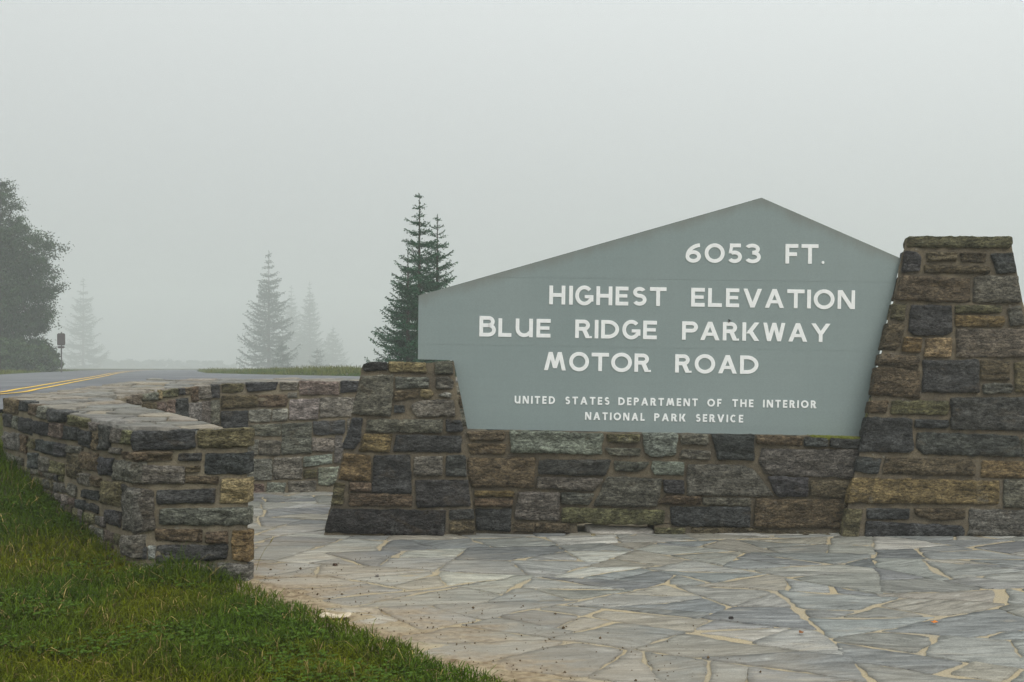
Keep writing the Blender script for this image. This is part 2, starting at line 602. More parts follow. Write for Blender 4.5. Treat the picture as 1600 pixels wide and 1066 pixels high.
def course_fill(plane, u0, u1, v0, v1, cols, ch=(0.08, 0.15), ln=(0.14, 0.4), avoid=(), gap=0.016):
    """Coursed rubble on a face the photograph hardly shows."""
    out = []
    boxes = []
    for _, q in avoid:
        q = np.array(q); boxes.append((*q.min(axis=0), *q.max(axis=0)))
    v = v0
    while v < v1 - 0.03:
        h = min(random.uniform(*ch), v1 - v)
        if v1 - (v + h) < 0.05: h = v1 - v
        u = u0
        while u < u1 - 0.03:
            l = min(random.uniform(*ln), u1 - u)
            if u1 - (u + l) < 0.08: l = u1 - u
            a, b, c_, d = u + gap / 2, u + l - gap / 2, v + gap / 2, v + h - gap / 2
            hit = any(a < x1 and b > x0 and c_ < y1 and d > y0 for x0, y0, x1, y1 in boxes)
            if not hit and b - a > 0.03 and d - c_ > 0.02:
                e = lambda: random.uniform(-0.006, 0.006)
                out.append((random.choice(cols), [(a + e(), c_ + e()), (b + e(), c_ + e()), (b + e(), d + e()), (a + e(), d + e())]))
            u += l
        v += h
    return out

def core(name, corners, mat, parent, amp=0.010, cell=0.035, freq=9.0, loc=None):
    """Lumpy mortar body from 8 corners: bottom ring of four (counter-clockwise from above), then the top ring."""
    c = [np.array(p, float) for p in corners]
    loc = np.array(loc if loc is not None else sum(c) / 8)
    faces = [(0, 1, 5, 4), (1, 2, 6, 5), (2, 3, 7, 6), (3, 0, 4, 7), (4, 5, 6, 7), (3, 2, 1, 0)]
    V, T = [], []
    for a, b, d, e in faces:
        A, B, D, E = c[a], c[b], c[d], c[e]
        nu = max(1, int(max(np.linalg.norm(B - A), np.linalg.norm(D - E)) / cell))
        nv = max(1, int(max(np.linalg.norm(E - A), np.linalg.norm(D - B)) / cell))
        nu, nv = min(nu, 110), min(nv, 60)
        o = len(V)
        for j in range(nv + 1):
            for i in range(nu + 1):
                s, t = i / nu, j / nv
                p = (A * (1 - s) + B * s) * (1 - t) + (E * (1 - s) + D * s) * t
                d1 = noise.fractal(Vector(p * freq), 0.7, 2.0, 3)
                d2 = noise.fractal(Vector(p * freq + 37.1), 0.7, 2.0, 3)
                d3 = noise.fractal(Vector(p * freq + 71.7), 0.7, 2.0, 3)
                V.append(p + np.array((d1, d2, d3)) * amp - loc)
        for j in range(nv):
            for i in range(nu):
                k = o + j * (nu + 1) + i
                T += [(k, k + 1, k + nu + 2), (k, k + nu + 2, k + nu + 1)]
    return link(name, np_mesh(name, V, T, smooth=True), mat, parent, loc)

# ------------------------------------------------------------------ terrain
WA, WA2, WB, WC = (-2.05, 5.35), (-1.407, 5.30), (-3.69, 7.20), (-2.95, 7.30)
WD, WE, WG, WF = (-2.62, 8.95), (-3.45, 9.55), (1.60, 9.60), (1.60, 10.15)
ZT = {'A': .806, 'A2': .806, 'B': .925, 'C': .915, 'D': 1.0, 'E': 1.02, 'G': 1.035, 'F': 1.045}
RZ = 0.82
ROAD = [(-27, -2, .20), (-17.5, 1.8, .34), (-11.4, 5.4, .52), (-7.7, 9.0, .70), (-6.3, 11.8, .80), (-6.9, 14.3, RZ), (-8.93, 20, RZ), (-13.2, 32, RZ),
        (-18.5, 46.7, RZ), (-25, 66, RZ), (-30.5, 85, .80), (-34, 105, .74), (-34, 130, .66), (-28, 160, .6), (-15, 190, .55)]
def spline(P, n=10):
    P = [np.array(p, float) for p in P]
    out = []
    for i in range(len(P) - 1):
        p0 = P[max(i - 1, 0)]; p1 = P[i]; p2 = P[i + 1]; p3 = P[min(i + 2, len(P) - 1)]
        for k in range(n):
            t = k / n
            out.append(0.5 * (2 * p1 + (p2 - p0) * t + (2 * p0 - 5 * p1 + 4 * p2 - p3) * t * t + (3 * p1 - p0 - 3 * p2 + p3) * t ** 3))
    out.append(P[-1])
    return np.array(out)
ROADC = spline(ROAD, 12)
HALF = 3.9
APRON = np.array([(-14.4, 46.7), (-9.6, 38.5), (-4.9, 32), (-4.1, 29.5), (-3.4, 22.2), (-1.0, 20.4), (5, 20), (14, 20), (14, 11.6), (1.4, 11.2), (-2.6, 10.9), (-3.6, 11.4), (-9, 30)])

CTRL = [(1.2, 2.0, 0), (.6, 2.9, 0), (-.02, 3.62, 0), (-.7, 4.45, 0), (-1.4, 5.28, 0.0), (-2.05, 5.3, .055), (-2.9, 6.25, .27), (-3.69, 7.15, .485),
        (-3.95, 8.4, .62), (-3.6, 9.7, .74), (-.5, 1.2, .02), (-1.6, 3.1, .10), (-2.6, 4.4, .18), (-3.6, 5.4, .33), (-5.5, 6.2, .45), (-6, 4, .33),
        (-4.2, 2.4, .24), (-9, 3, .30), (-5, 8, .58), (1.5, 10.6, .80), (-1, 10.5, .79), (6, 10.8, .82), (3, -1, 0), (-3, 0, .10), (-9, 0, .2)]
def _tps(r2):
    return np.where(r2 > 1e-12, r2 * np.log(np.maximum(r2, 1e-12)) * 0.5, 0)
_c = np.array(CTRL); _n = len(_c)
_K = _tps(((_c[:, None, :2] - _c[None, :, :2]) ** 2).sum(-1)) + np.eye(_n) * 0.02
_P = np.hstack([np.ones((_n, 1)), _c[:, :2]])
_W = np.linalg.solve(np.block([[_K, _P], [_P.T, np.zeros((3, 3))]]), np.concatenate([_c[:, 2], np.zeros(3)]))

PLAZA = np.array([(1.6, 1.2), (1.2, 2.0), (-.02, 3.62), (-1.40, 5.28), (-1.72, 5.36), (-3.30, 7.24), (-3.05, 9.26), (1.6, 9.9), (9, 10.2), (9, 1.2)])

WALLP = np.array([WA, WA2, WC, WD, WG, WF, WE, WB])
def sstep(x, a, b):
    t = np.clip((x - a) / (b - a), 0, 1)
    return t * t * (3 - 2 * t)

def road_info(P):
    best = np.full(len(P), 1e9); z = np.zeros(len(P))
    for i in range(len(ROADC) - 1):
        a, b = ROADC[i], ROADC[i + 1]
        ab = b[:2] - a[:2]
        t = np.clip(((P - a[:2]) @ ab) / max(ab @ ab, 1e-9), 0, 1)
        d = np.hypot(*(P - (a[:2] + t[:, None] * ab)).T)
        m = d < best
        best[m] = d[m]; z[m] = (a[2] + (b[2] - a[2]) * t)[m]
    return best, z

def terrain(P, bed=True):
    """Height of the ground at points (n,2)."""
    P = np.asarray(P, float)
    r2 = ((P[:, None, :] - _c[None, :, :2]) ** 2).sum(-1)
    near = _tps(r2) @ _W[:_n] + _W[_n] + P @ _W[_n + 1:]
    near = np.clip(near, -0.02, 0.9)
    x, y = P[:, 0], P[:, 1]
    far = RZ + 0.0 * x
    far = far + 0.12 * np.exp(-(((x + 6) / 9) ** 2 + ((y - 42) / 9) ** 2))          # low grassy mound beyond the pull-off
    far = far + 0.05 * np.exp(-(((x + 1) / 6) ** 2 + ((y - 33) / 3.5) ** 2))
    far = far - 0.002 * np.maximum(0, y - 70)
    far = far + sstep(-x - 0.36 * y, 6, 40) * 0.10
    k = sstep(np.hypot(x, y - 5), 6.5, 11)
    z = near * (1 - k) + far * k
    d, rz = road_info(P)
    kr = 1 - sstep(d, HALF + 0.05, HALF + 1.6)
    kr = kr * np.where(d < HALF - 1.2, 1.0, sstep(pdist(P, WALLP), 0.5, 1.7))
    z = z * (1 - kr) + (rz - 0.03) * kr
    ap = inside(P, APRON)
    da = np.where(ap, 0, pdist(P, APRON))
    ka = 1 - sstep(da, 0.0, 1.4)
    z = z * (1 - ka) + np.minimum(z, RZ - 0.035) * ka
    if bed:
        z = np.where(inside(P, PLAZA), -0.09, z)
    return z

def sheet(xs, ys):
    gx, gy = np.meshgrid(xs, ys)
    P = np.stack([gx.ravel(), gy.ravel()], 1)
    z = terrain(P)
    V = np.column_stack([P, z])
    nx, ny = len(xs), len(ys)
    i = np.arange(nx - 1)[None, :] + nx * np.arange(ny - 1)[:, None]
    i = i.ravel()
    T = np.vstack([np.column_stack([i, i + 1, i + nx + 1]), np.column_stack([i, i + nx + 1, i + nx])])
    return V, T
xs = np.unique(np.concatenate([-np.geomspace(14, 445, 26), np.arange(-14, 6, 0.09), np.geomspace(6, 445, 26)]))
ys = np.unique(np.concatenate([-np.geomspace(2, 60, 8), np.arange(-2, 14, 0.09), np.arange(14, 60, 0.8), np.geomspace(60, 445, 24)]))
V, T = sheet(xs, ys)
ground = link('ground', np_mesh('ground', V, T, smooth=True), M_GROUND)
tag(ground, 'grassy ground rising from the paving to the road and fading into fog', 'ground', kind='structure')

def ribbon(name, off0, off1, lift, mat, i0=0, i1=None, parent=None, bed=0.0):
    C = ROADC[i0:i1]
    V, T = [], []
    for i in range(len(C)):
        t = C[min(i + 1, len(C) - 1)] - C[max(i - 1, 0)]
        r = np.array((t[1], -t[0])) / math.hypot(t[0], t[1])
        for o in (off0, off1 if off1 < 1 else (2.5 + 1.4 * float(sstep(np.array(C[i][1]), 14, 24)))):
            V.append((C[i][0] + r[0] * o, C[i][1] + r[1] * o, C[i][2] + lift))
        if i:
            k = 2 * i
            T += [(k - 2, k - 1, k + 1), (k - 2, k + 1, k)]
    return link(name, np_mesh(name, V, T), mat, parent)
road = ribbon('road', -HALF, HALF, 0.004, M_ROAD)
tag(road, 'grey asphalt road with a double yellow centre line curving into fog', 'road', kind='structure')
for a, b in ((-0.165, -0.09), (0.09, 0.165)):
    tag(ribbon('road_line', a, b, 0.010, M_YELLOW, parent=road), 'solid yellow centre line', kind='structure')
me = py_mesh('pull_off', [(x, y, RZ) for x, y in APRON], [tuple(range(len(APRON)))])
pull = link('pull_off', me, M_ROAD)
tag(pull, 'flat asphalt pull-off between the road and the stone wall', 'pavement', kind='structure')

# ------------------------------------------------------------------ curved low wall
wall = empty('stone_wall', (-2.6, 7.2, 0.0))
tag(wall, 'low grey rubble stone wall with mortared flat top bending round the paved court', 'wall')
def w3(p, z): return (p[0], p[1], z)
def inset(poly, d):
    """Move a counter-clockwise outline inwards by d."""
    n = len(poly); out = []
    for i in range(n):
        a, b, c = (np.array(poly[k % n], float) for k in (i - 1, i, i + 1))
        e1 = (b - a) / np.linalg.norm(b - a); e2 = (c - b) / np.linalg.norm(c - b)
        n1 = np.array((-e1[1], e1[0])); n2 = np.array((-e2[1], e2[0]))
        k = (n1 + n2) / (1 + n1 @ n2)
        out.append(b + k * d)
    return out
ring = inset([WA, WA2, WC, WD, WG, WF, WE, WB], 0.011)
ring[1] = np.array((WA2[0] - 0.004, WA2[1] + 0.011))
a_, a2_, c_, d_, g_, f_, e_, b_ = ring
BOT = -0.25
def wcore(p, q, r, s, z):
    core('mortar', [w3(p, BOT), w3(q, BOT), w3(r, BOT), w3(s, BOT), w3(p, z[0] - .02), w3(q, z[1] - .02), w3(r, z[2] - .02), w3(s, z[3] - .02)], M_MORTAR_PALE, wall, 0.007)
wcore(a_, a2_, c_, b_, (ZT['A'], ZT['A2'], ZT['C'], ZT['B']))
wcore(b_, c_, d_, e_, (ZT['B'], ZT['C'], ZT['D'], ZT['E']))
wcore(d_, g_, f_, e_, (ZT['D'], ZT['G'], ZT['F'], ZT['E']))

def face(p, q):
    p, q = Vector((*p, 0)), Vector((*q, 0))
    return Plane(p, q - p), (q - p).length
PL_END, len_end = face(WA, WA2)
PL_OUT, len_out = face(WB, WA)
PL_IN2, len_in2 = face(WC, WD)
PL_BACK, len_back = face(WD, WG)
PL_IN1, len_in1 = face(WA2, WC)

END = '''
d 595,330 870,320 878,400 840,412 600,415 588,370
o 890,325 1119,315 1119,395 1000,403 890,400
b 612,425 775,418 770,458 612,462
k 805,432 905,425 903,460 800,460
d 925,430 1119,425 1119,515 1100,522 920,520
g 608,482 825,485 828,565 605,562
b 835,488 898,485 895,510 835,512
b 838,532 980,535 978,565 836,562
y 1000,545 1119,540 1119,650 985,655
d 705,595 965,588 960,650 708,655
g 597,595 655,588 688,600 692,770 597,790
g 718,680 1115,672 1113,750 718,748
b 698,770 905,775 905,825 700,822
b 925,785 1020,780 1025,832 925,832
t 1045,775 1119,780 1119,918 1045,905
d 706,845 1020,840 1018,905 702,920
d 602,850 658,850 658,905 602,900
c 665,845 700,845 695,900 668,905
g 980,920 1119,932 1119,1050 985,1050
g 610,925 960,932 960,1010 610,1010
'''
OUT = '''
b 12,182 80,188 78,250 12,242
d 85,190 120,195 118,240 85,235
b 125,205 165,212 160,260 125,250
g 168,215 203,222 203,275 168,265
d 208,228 295,240 290,285 210,285
o 300,255 390,275 385,312 298,295
g 398,288 432,295 430,325 400,325
d 437,297 490,308 490,410 440,412
g 495,315 538,320 538,382 495,375
o 543,324 585,328 585,384 545,385
d 12,250 50,255 50,310 12,305
g 53,260 78,262 75,318 53,312
d 80,265 140,275 140,345 78,325
d 143,280 215,290 213,350 143,335
p 220,290 280,295 278,365 218,350
d 283,305 345,315 340,370 283,365
d 348,320 408,335 405,405 345,385
b 411,337 434,340 434,415 411,412
g 490,402 540,408 540,432 490,425
g 14,330 85,340 82,415 14,405
b 88,345 118,352 115,430 87,422
o 121,360 152,365 150,408 121,402
d 156,365 245,380 244,440 156,415
d 249,380 295,390 290,445 248,440
g 298,392 365,400 362,425 298,425
b 545,420 610,428 610,458 548,450
g 14,422 60,440 100,452 98,480 14,462
d 122,425 168,430 165,500 125,490
g 172,440 215,450 212,510 172,505
o 218,460 285,475 285,525 218,510
b 297,435 358,445 355,545 297,530
b 362,420 438,430 432,510 360,495
d 441,445 503,455 500,530 439,520
g 507,460 605,470 602,560 503,545
g 345,515 405,525 400,575 345,560
b 408,530 450,540 448,580 408,575
o 452,550 540,560 540,665 450,650
d 365,590 440,600 440,640 365,625
g 544,568 602,592 602,780 545,770
d 470,680 538,690 536,760 475,740
g 300,560 340,575 340,625 300,610
g 540,800 602,800 602,900 545,880
'''
IN2 = '''
p 0,255 90,235 92,300 0,310
g 95,240 200,225 200,275 98,280
y 205,210 228,208 225,272 205,272
o 230,215 335,200 332,250 230,258
d 338,200 375,195 378,240 340,240
b 380,200 422,190 424,240 382,240
b 425,190 465,185 462,280 425,280
g 468,190 548,180 550,265 470,268
d 552,175 608,170 608,258 555,260
b 100,300 186,290 186,345 100,330
p 190,290 255,285 255,350 195,335
p 262,280 315,275 313,375 262,362
d 318,270 400,260 400,390 318,370
w 403,295 485,290 485,415 400,395
g 490,285 545,280 545,430 490,418
g 548,280 608,275 604,440 550,430
'''
BACK = '''
o 615,170 762,165 755,215 700,225 625,220
d 770,160 985,155 975,205 790,220
g 1000,155 1115,160 1112,205 1000,208
p 1125,150 1388,155 1385,240 1128,240
d 1398,150 1540,148 1535,218 1400,225
b 615,245 852,240 850,318 617,332
b 860,240 1040,240 1050,275 1040,318 858,318
g 1055,228 1112,225 1112,258 1052,258
w 1062,270 1258,265 1250,400 1060,405
w 1265,260 1510,255 1505,380 1260,390
d 612,350 788,345 788,470 700,470 612,470
w 795,340 910,335 945,340 935,420 798,420
w 955,335 1052,330 1050,410 945,412
g 798,440 1005,432 1005,510 800,510
g 1015,430 1208,420 1205,625 1010,632
d 1218,415 1430,408 1425,500 1218,505
w 790,540 858,535 850,635 790,640
g 865,540 1005,540 1000,640 862,638
w 1215,525 1358,525 1350,615 1212,612
g 1365,505 1440,510 1432,690 1355,690
w 785,665 948,660 945,800 785,800
w 958,655 1145,650 1142,795 955,795
l 1155,650 1345,630 1342,690 1155,715
o 1155,735 1243,728 1243,785 1155,788
l 1252,720 1390,715 1385,810 1330,840 1255,830
p 785,825 895,830 895,905 785,905
l 915,818 1040,820 1025,900 910,900
g 1055,810 1240,805 1230,895 1060,895
g 612,480 780,480 780,535 612,535
w 612,545 780,545 780,650 612,650
g 1445,400 1540,400 1540,500 1442,500
'''
t_end = parse(0, 560, 2.88, PL_END, END)
t_out = parse(0, 560, 2.88, PL_OUT, OUT)
t_in2 = parse(200, 560, 4.2105, PL_IN2, IN2)
t_back = parse(200, 560, 4.2105, PL_BACK, BACK)
for plane, rows in ((PL_END, t_end), (PL_OUT, t_out), (PL_IN2, t_in2), (PL_BACK, t_back)):
    for code, q in rows:
        stone(wall, plane, q, code, puff=0.006, rough=0.013, cmul=1.3)
WALLC = 'gggwdbop'
for plane, rows in ((PL_IN2, course_fill(PL_IN2, 0.03, len_in2 - .02, 0.0, 0.90, WALLC, (.12, .2), (.25, .5), t_in2)),
                    (PL_OUT, course_fill(PL_OUT, 0.04, len_out - 0.08, 0.0, 0.62, WALLC, (.045, .075), (.08, .17), t_out)),
                    (PL_BACK, course_fill(PL_BACK, 0.02, 0.5, 0.0, 0.5, WALLC, (.12, .18), (.2, .45), t_back)),
                    (PL_BACK, course_fill(PL_BACK, 1.76, 2.7, 0.0, 0.97, WALLC, (.12, .18), (.25, .5), t_back)),
                    (PL_BACK, course_fill(PL_BACK, 0.85, 1.75, 0.0, 0.97, WALLC, (.07, .11), (.07, .15), t_back)),
                    (PL_IN1, course_fill(PL_IN1, 0.10, len_in1 - 0.05, 0.0, 0.80, WALLC, (.12, .2), (.3, .55)))):
    for code, q in rows:
        stone(wall, plane, q, code, step=0.03, puff=0.006, rough=.006, cmul=1.3)

# flat stones bedded in the wall's top
def clip_half(poly, p, n):
    out = []
    for i in range(len(poly)):
        a, b = poly[i], poly[(i + 1) % len(poly)]
        da = (a[0] - p[0]) * n[0] + (a[1] - p[1]) * n[1]; db = (b[0] - p[0]) * n[0] + (b[1] - p[1]) * n[1]
        if da <= 0: out.append(a)
        if (da < 0 < db) or (db < 0 < da):
            t = da / (da - db)
            out.append((a[0] + (b[0] - a[0]) * t, a[1] + (b[1] - a[1]) * t))
    return out

def voronoi(seeds, box, ax=1.0):
    """Cells of seeds; ax > 1 stretches them along x."""
    s = np.array([(x / ax, y) for x, y in seeds])
    cells = []
    for i, p in enumerate(s):
        poly = [(box[0] / ax, box[1]), (box[2] / ax, box[1]), (box[2] / ax, box[3]), (box[0] / ax, box[3])]
        d = np.hypot(*(s - p).T)
        for j in np.argsort(d)[1:28]:
            q = s[j]
            m = (p + q) / 2
            poly = clip_half(poly, m, q - p)
            if len(poly) < 3: break
        cells.append([(x * ax, y) for x, y in poly])
    return cells

def shrink(poly, d, var=0.6):
    """Pull every side of a convex outline inwards by about d."""
    if area2(poly) < 0: poly = poly[::-1]
    out = list(poly)
    for i in range(len(poly)):
        a, b = poly[i], poly[(i + 1) % len(poly)]
        l = math.hypot(b[0] - a[0], b[1] - a[1])
        if l < 1e-6: continue
        n = ((b[1] - a[1]) / l, -(b[0] - a[0]) / l)
        k = d * random.uniform(1 - var, 1 + var)
        out = clip_half(out, (a[0] - n[0] * k, a[1] - n[1] * k), n)
        if len(out) < 3: return None
    return out

def poisson(box, r, ax, keep, tries=9000, cap=500, rnd=random):
    pts = []
    for _ in range(tries):
        p = (rnd.uniform(box[0], box[2]), rnd.uniform(box[1], box[3]))
        if not keep(p): continue
        rr = r * rnd.uniform(0.55, 1.35)
        if all(((p[0] - q[0]) / ax) ** 2 + (p[1] - q[1]) ** 2 > rr * rr for q in pts):
            pts.append(p)
            if len(pts) >= cap: break
    return pts

PAVE = [(.210, .210, .192), (.172, .176, .168), (.25, .246, .218), (.30, .290, .252), (.195, .193, .170), (.142, .146, .144), (.235, .215, .175)]
COPE = [(.20, .175, .135), (.165, .152, .128), (.25, .21, .15), (.18, .172, .15), (.13, .12, .10), (.215, .185, .145)]
def coping(q, zs, r):
    q = [np.array(p, float) for p in q]
    A = np.array([(p[0], p[1], 1) for p in q])
    co = np.linalg.lstsq(A, np.array(zs), rcond=None)[0]
    nrm = Vector((-co[0], -co[1], 1)).normalized()
    ins = inset([tuple(p) for p in q], 0.012)
    x0, y0 = np.min(q, axis=0); x1, y1 = np.max(q, axis=0)
    cen = np.mean(q, axis=0)
    pl = Plane((cen[0], cen[1], co @ np.array((*cen, 1))), (1, 0, co[0]), (0, 1, co[1]))
    poly = np.array([tuple(p) for p in ins])
    keep = lambda p: bool(inside(np.array([p]), poly)[0])
    sd = poisson((x0, y0, x1, y1), r, 1.25, keep, 3000, 60)
    for cell in voronoi(sd, (x0 - .2, y0 - .2, x1 + .2, y1 + .2), 1.25):
        for i in range(4):
            a, b = ins[i], ins[(i + 1) % 4]
            cell = clip_half(cell, a, ((b - a)[1], -(b - a)[0]))
            if len(cell) < 3: break
        if len(cell) < 3: continue
        cell = shrink(cell, 0.010)
        if not cell or abs(area2(cell)) < 0.004: continue
        k = [(x - cen[0], y - cen[1]) for x, y in cell]
        stone(wall, pl, k, tuple(v * .85 for v in random.choice(COPE)), 'coping_stone', 0.05, 0.003, 0.010, 0.028, M_FLAG, 0.012, 0.02, 0.010, random.uniform(-.006, .010), (3, 9), 0.012)
coping((WA, WA2, WC, WB), (ZT['A'], ZT['A2'], ZT['C'], ZT['B']), 0.26)
coping((WB, WC, WD, WE), (ZT['B'], ZT['C'], ZT['D'], ZT['E']), 0.28)
coping((WE, WD, WG, WF), (ZT['E'], ZT['D'], ZT['G'], ZT['F']), 0.30)

# ------------------------------------------------------------------ paving
OUTW = np.array([WA, WA2, WC, WD, WG, WF, WE, WB])
def bed_sheet():
    xs = np.arange(-3.4, 7.0, 0.05); ys = np.arange(2.0, 9.9, 0.05)
    gx, gy = np.meshgrid(xs, ys)
    P = np.stack([gx.ravel(), gy.ravel()], 1)
    e2 = np.array(EDGE_N)[:2] * 0.22
    wide = PLAZA.copy(); wide[1:4] -= e2; wide[3] += (0.05, 0.0)
    ok = inside(P, wide) & ~inside(P, OUTW)
    z = np.array([noise.fractal(Vector((x * 4, y * 6, 3)), 0.7, 2, 3) * 0.003 if k else 0 for (x, y), k in zip(P, ok)])
    d = (P - np.array(PE0)[:2]) @ np.array(EDGE_N)[:2]
    z = z - 0.0005 + 0.008 * (1 - sstep(d + z * 60, -0.05, 0.28))       # soil banked up at the lawn's edge
    V = np.column_stack([P, z])
    nx = len(xs)
    okg = ok.reshape(len(ys), nx)
    q = okg[:-1, :-1] & okg[1:, :-1] & okg[:-1, 1:] & okg[1:, 1:]
    j, i = np.nonzero(q)
    k = j * nx + i
    T = np.vstack([np.column_stack([k, k + 1, k + nx + 1]), np.column_stack([k, k + nx + 1, k + nx])])
    used = np.unique(T); mp_ = np.zeros(len(V), int); mp_[used] = np.arange(len(used))
    return V[used], mp_[T]
V, T = bed_sheet()
paving = link('paving', np_mesh('paving', V, T, smooth=True), M_BED)
tag(paving, 'crazy paving of blue-grey flagstones in tan mortar in front of the sign', 'paving', kind='structure')
PL_G = Plane((0, 0, 0), (1, 0, 0), (0, 1, 0))
PZ = np.array(PLAZA)
def pav_keep(p):
    x, y = p
    if not inside(np.array([p]), PZ)[0]: return False
    if y < 3.1 or x > y * 0.514 + 0.35: return False
    if (x - PE0.x) * EDGE_N.x + (y - PE0.y) * EDGE_N.y < -0.12 and y < 5.3: return False
    if y > 7.0: return x < -0.35
    return True
rp = random.Random(21)
def split_cells(poly, want):
    """Crazy paving: keep breaking a slab across its longer way until the pieces are small enough."""
    work, done = [(poly, want())], []
    while work:
        q, lim = work.pop()
        a = abs(area2(q))
        if a < lim:
            done.append(q); continue
        P_ = np.array(q); c = P_.mean(axis=0)
        Sx = P_ * np.array((0.72, 1.0))                 # pieces come out longer along x
        ev, evec = np.linalg.eigh(np.cov((Sx - Sx.mean(axis=0)).T))
        ax_ = evec[:, 1] * np.array((0.72, 1.0))
        an = math.atan2(ax_[1], ax_[0]) + rp.gauss(0, .30)
        n = np.array((math.cos(an), math.sin(an)))
        ext = (P_ - c) @ n
        p = c + n * rp.uniform(-.22, .22) * (ext.max() - ext.min())
        for sg in (1, -1):
            h_ = clip_half(q, p, n * sg)
            if len(h_) >= 3 and abs(area2(h_)) > .004:
                work.append((h_, want() if a < 2.2 * lim else lim))
    return done
cells = split_cells([(-3.5, 2.7), (5.0, 2.7), (5.0, 9.6), (-3.5, 9.6)], lambda: rp.choice((.09, .14, .21, .30, .44)))
n_flag = 0
for cell in sorted(cells, key=lambda q: np.mean(q, axis=0)[1]):
    c_ = np.mean(cell, axis=0)
    if not pav_keep(c_) or n_flag >= 300: continue
    cell = shrink(cell, rp.choice((0.005, 0.007, 0.010, 0.016)), 0.9)
    if not cell or abs(area2(cell)) < 0.006: continue
    # knock corners off and push the sides about
    k_ = []
    for q0, q1 in zip(cell, cell[1:] + cell[:1]):
        k_.append((q0[0] + rp.uniform(-.022, .022), q0[1] + rp.uniform(-.016, .016)))
        l_ = math.hypot(q1[0] - q0[0], q1[1] - q0[1])
        if l_ > .22:
            t_ = rp.uniform(.3, .7); o_ = rp.uniform(-.06, .04) * l_
            nx_, ny_ = (q1[1] - q0[1]) / l_, -(q1[0] - q0[0]) / l_
            k_.append((q0[0] + (q1[0] - q0[0]) * t_ + nx_ * o_, q0[1] + (q1[1] - q0[1]) * t_ + ny_ * o_))
    cell = k_
    lf = random.uniform(.0038, .0062)
    stone(paving, PL_G, cell, random.choice(PAVE), 'flagstone', 0.05, 0.001, 0.0042, 0.030, M_FLAG, 0.005, 0.030, 0.024, lf, (1.3, 9), 0.006, 0.18, spin=random.gauss(0.06, .28))
    n_flag += 1

# ------------------------------------------------------------------ sign of stone and painted boards
DS = 6.80
sign = empty('stone_sign', (0.9, DS + 0.2, 0.0))
tag(sign, 'large grey-green painted park sign with white lettering between rubble stone pillars', 'sign')

def lean_plane(y0, y1, z1):
    """Front face through depth y0 at the ground leaning back to y1 at height z1."""
    return Plane((0, y0, 0), (1, 0, 0), (0, y1 - y0, z1))

LP_A = '''
k 256,97 300,86 378,86 385,125 262,132
y 392,83 583,90 585,138 395,135
g 632,85 722,79 724,148 632,148
g 252,155 415,155 400,368 198,355
g 425,165 598,165 598,218 428,222
g 637,165 700,163 727,185 727,222 640,226
b 418,238 545,232 540,268 420,288
y 560,228 615,232 622,255 590,278 555,262
c 648,258 690,242 715,250 713,272
d 420,312 470,312 475,345 420,350
w 508,310 545,288 728,282 738,365 540,370 515,345
g 278,385 670,385 670,453 275,448
d 690,385 765,390 778,445 690,450
d 202,378 252,380 240,500 205,540 148,535
t 262,460 410,462 392,555 235,548
d 428,465 770,470 768,557 418,548
t 160,560 297,572 293,705 126,697
d 315,572 503,570 508,772 305,765
g 525,580 670,578 668,675 520,677
d 690,573 787,573 797,682 688,680
o 110,712 163,718 150,825 91,822
b 190,712 298,715 298,760 185,758
b 188,768 512,778 512,838 182,832
d 527,700 800,700 820,835 540,843
k 90,850 685,858 678,993 56,970
d 708,855 828,853 834,900 707,905
b 708,918 834,915 838,972 708,972
'''
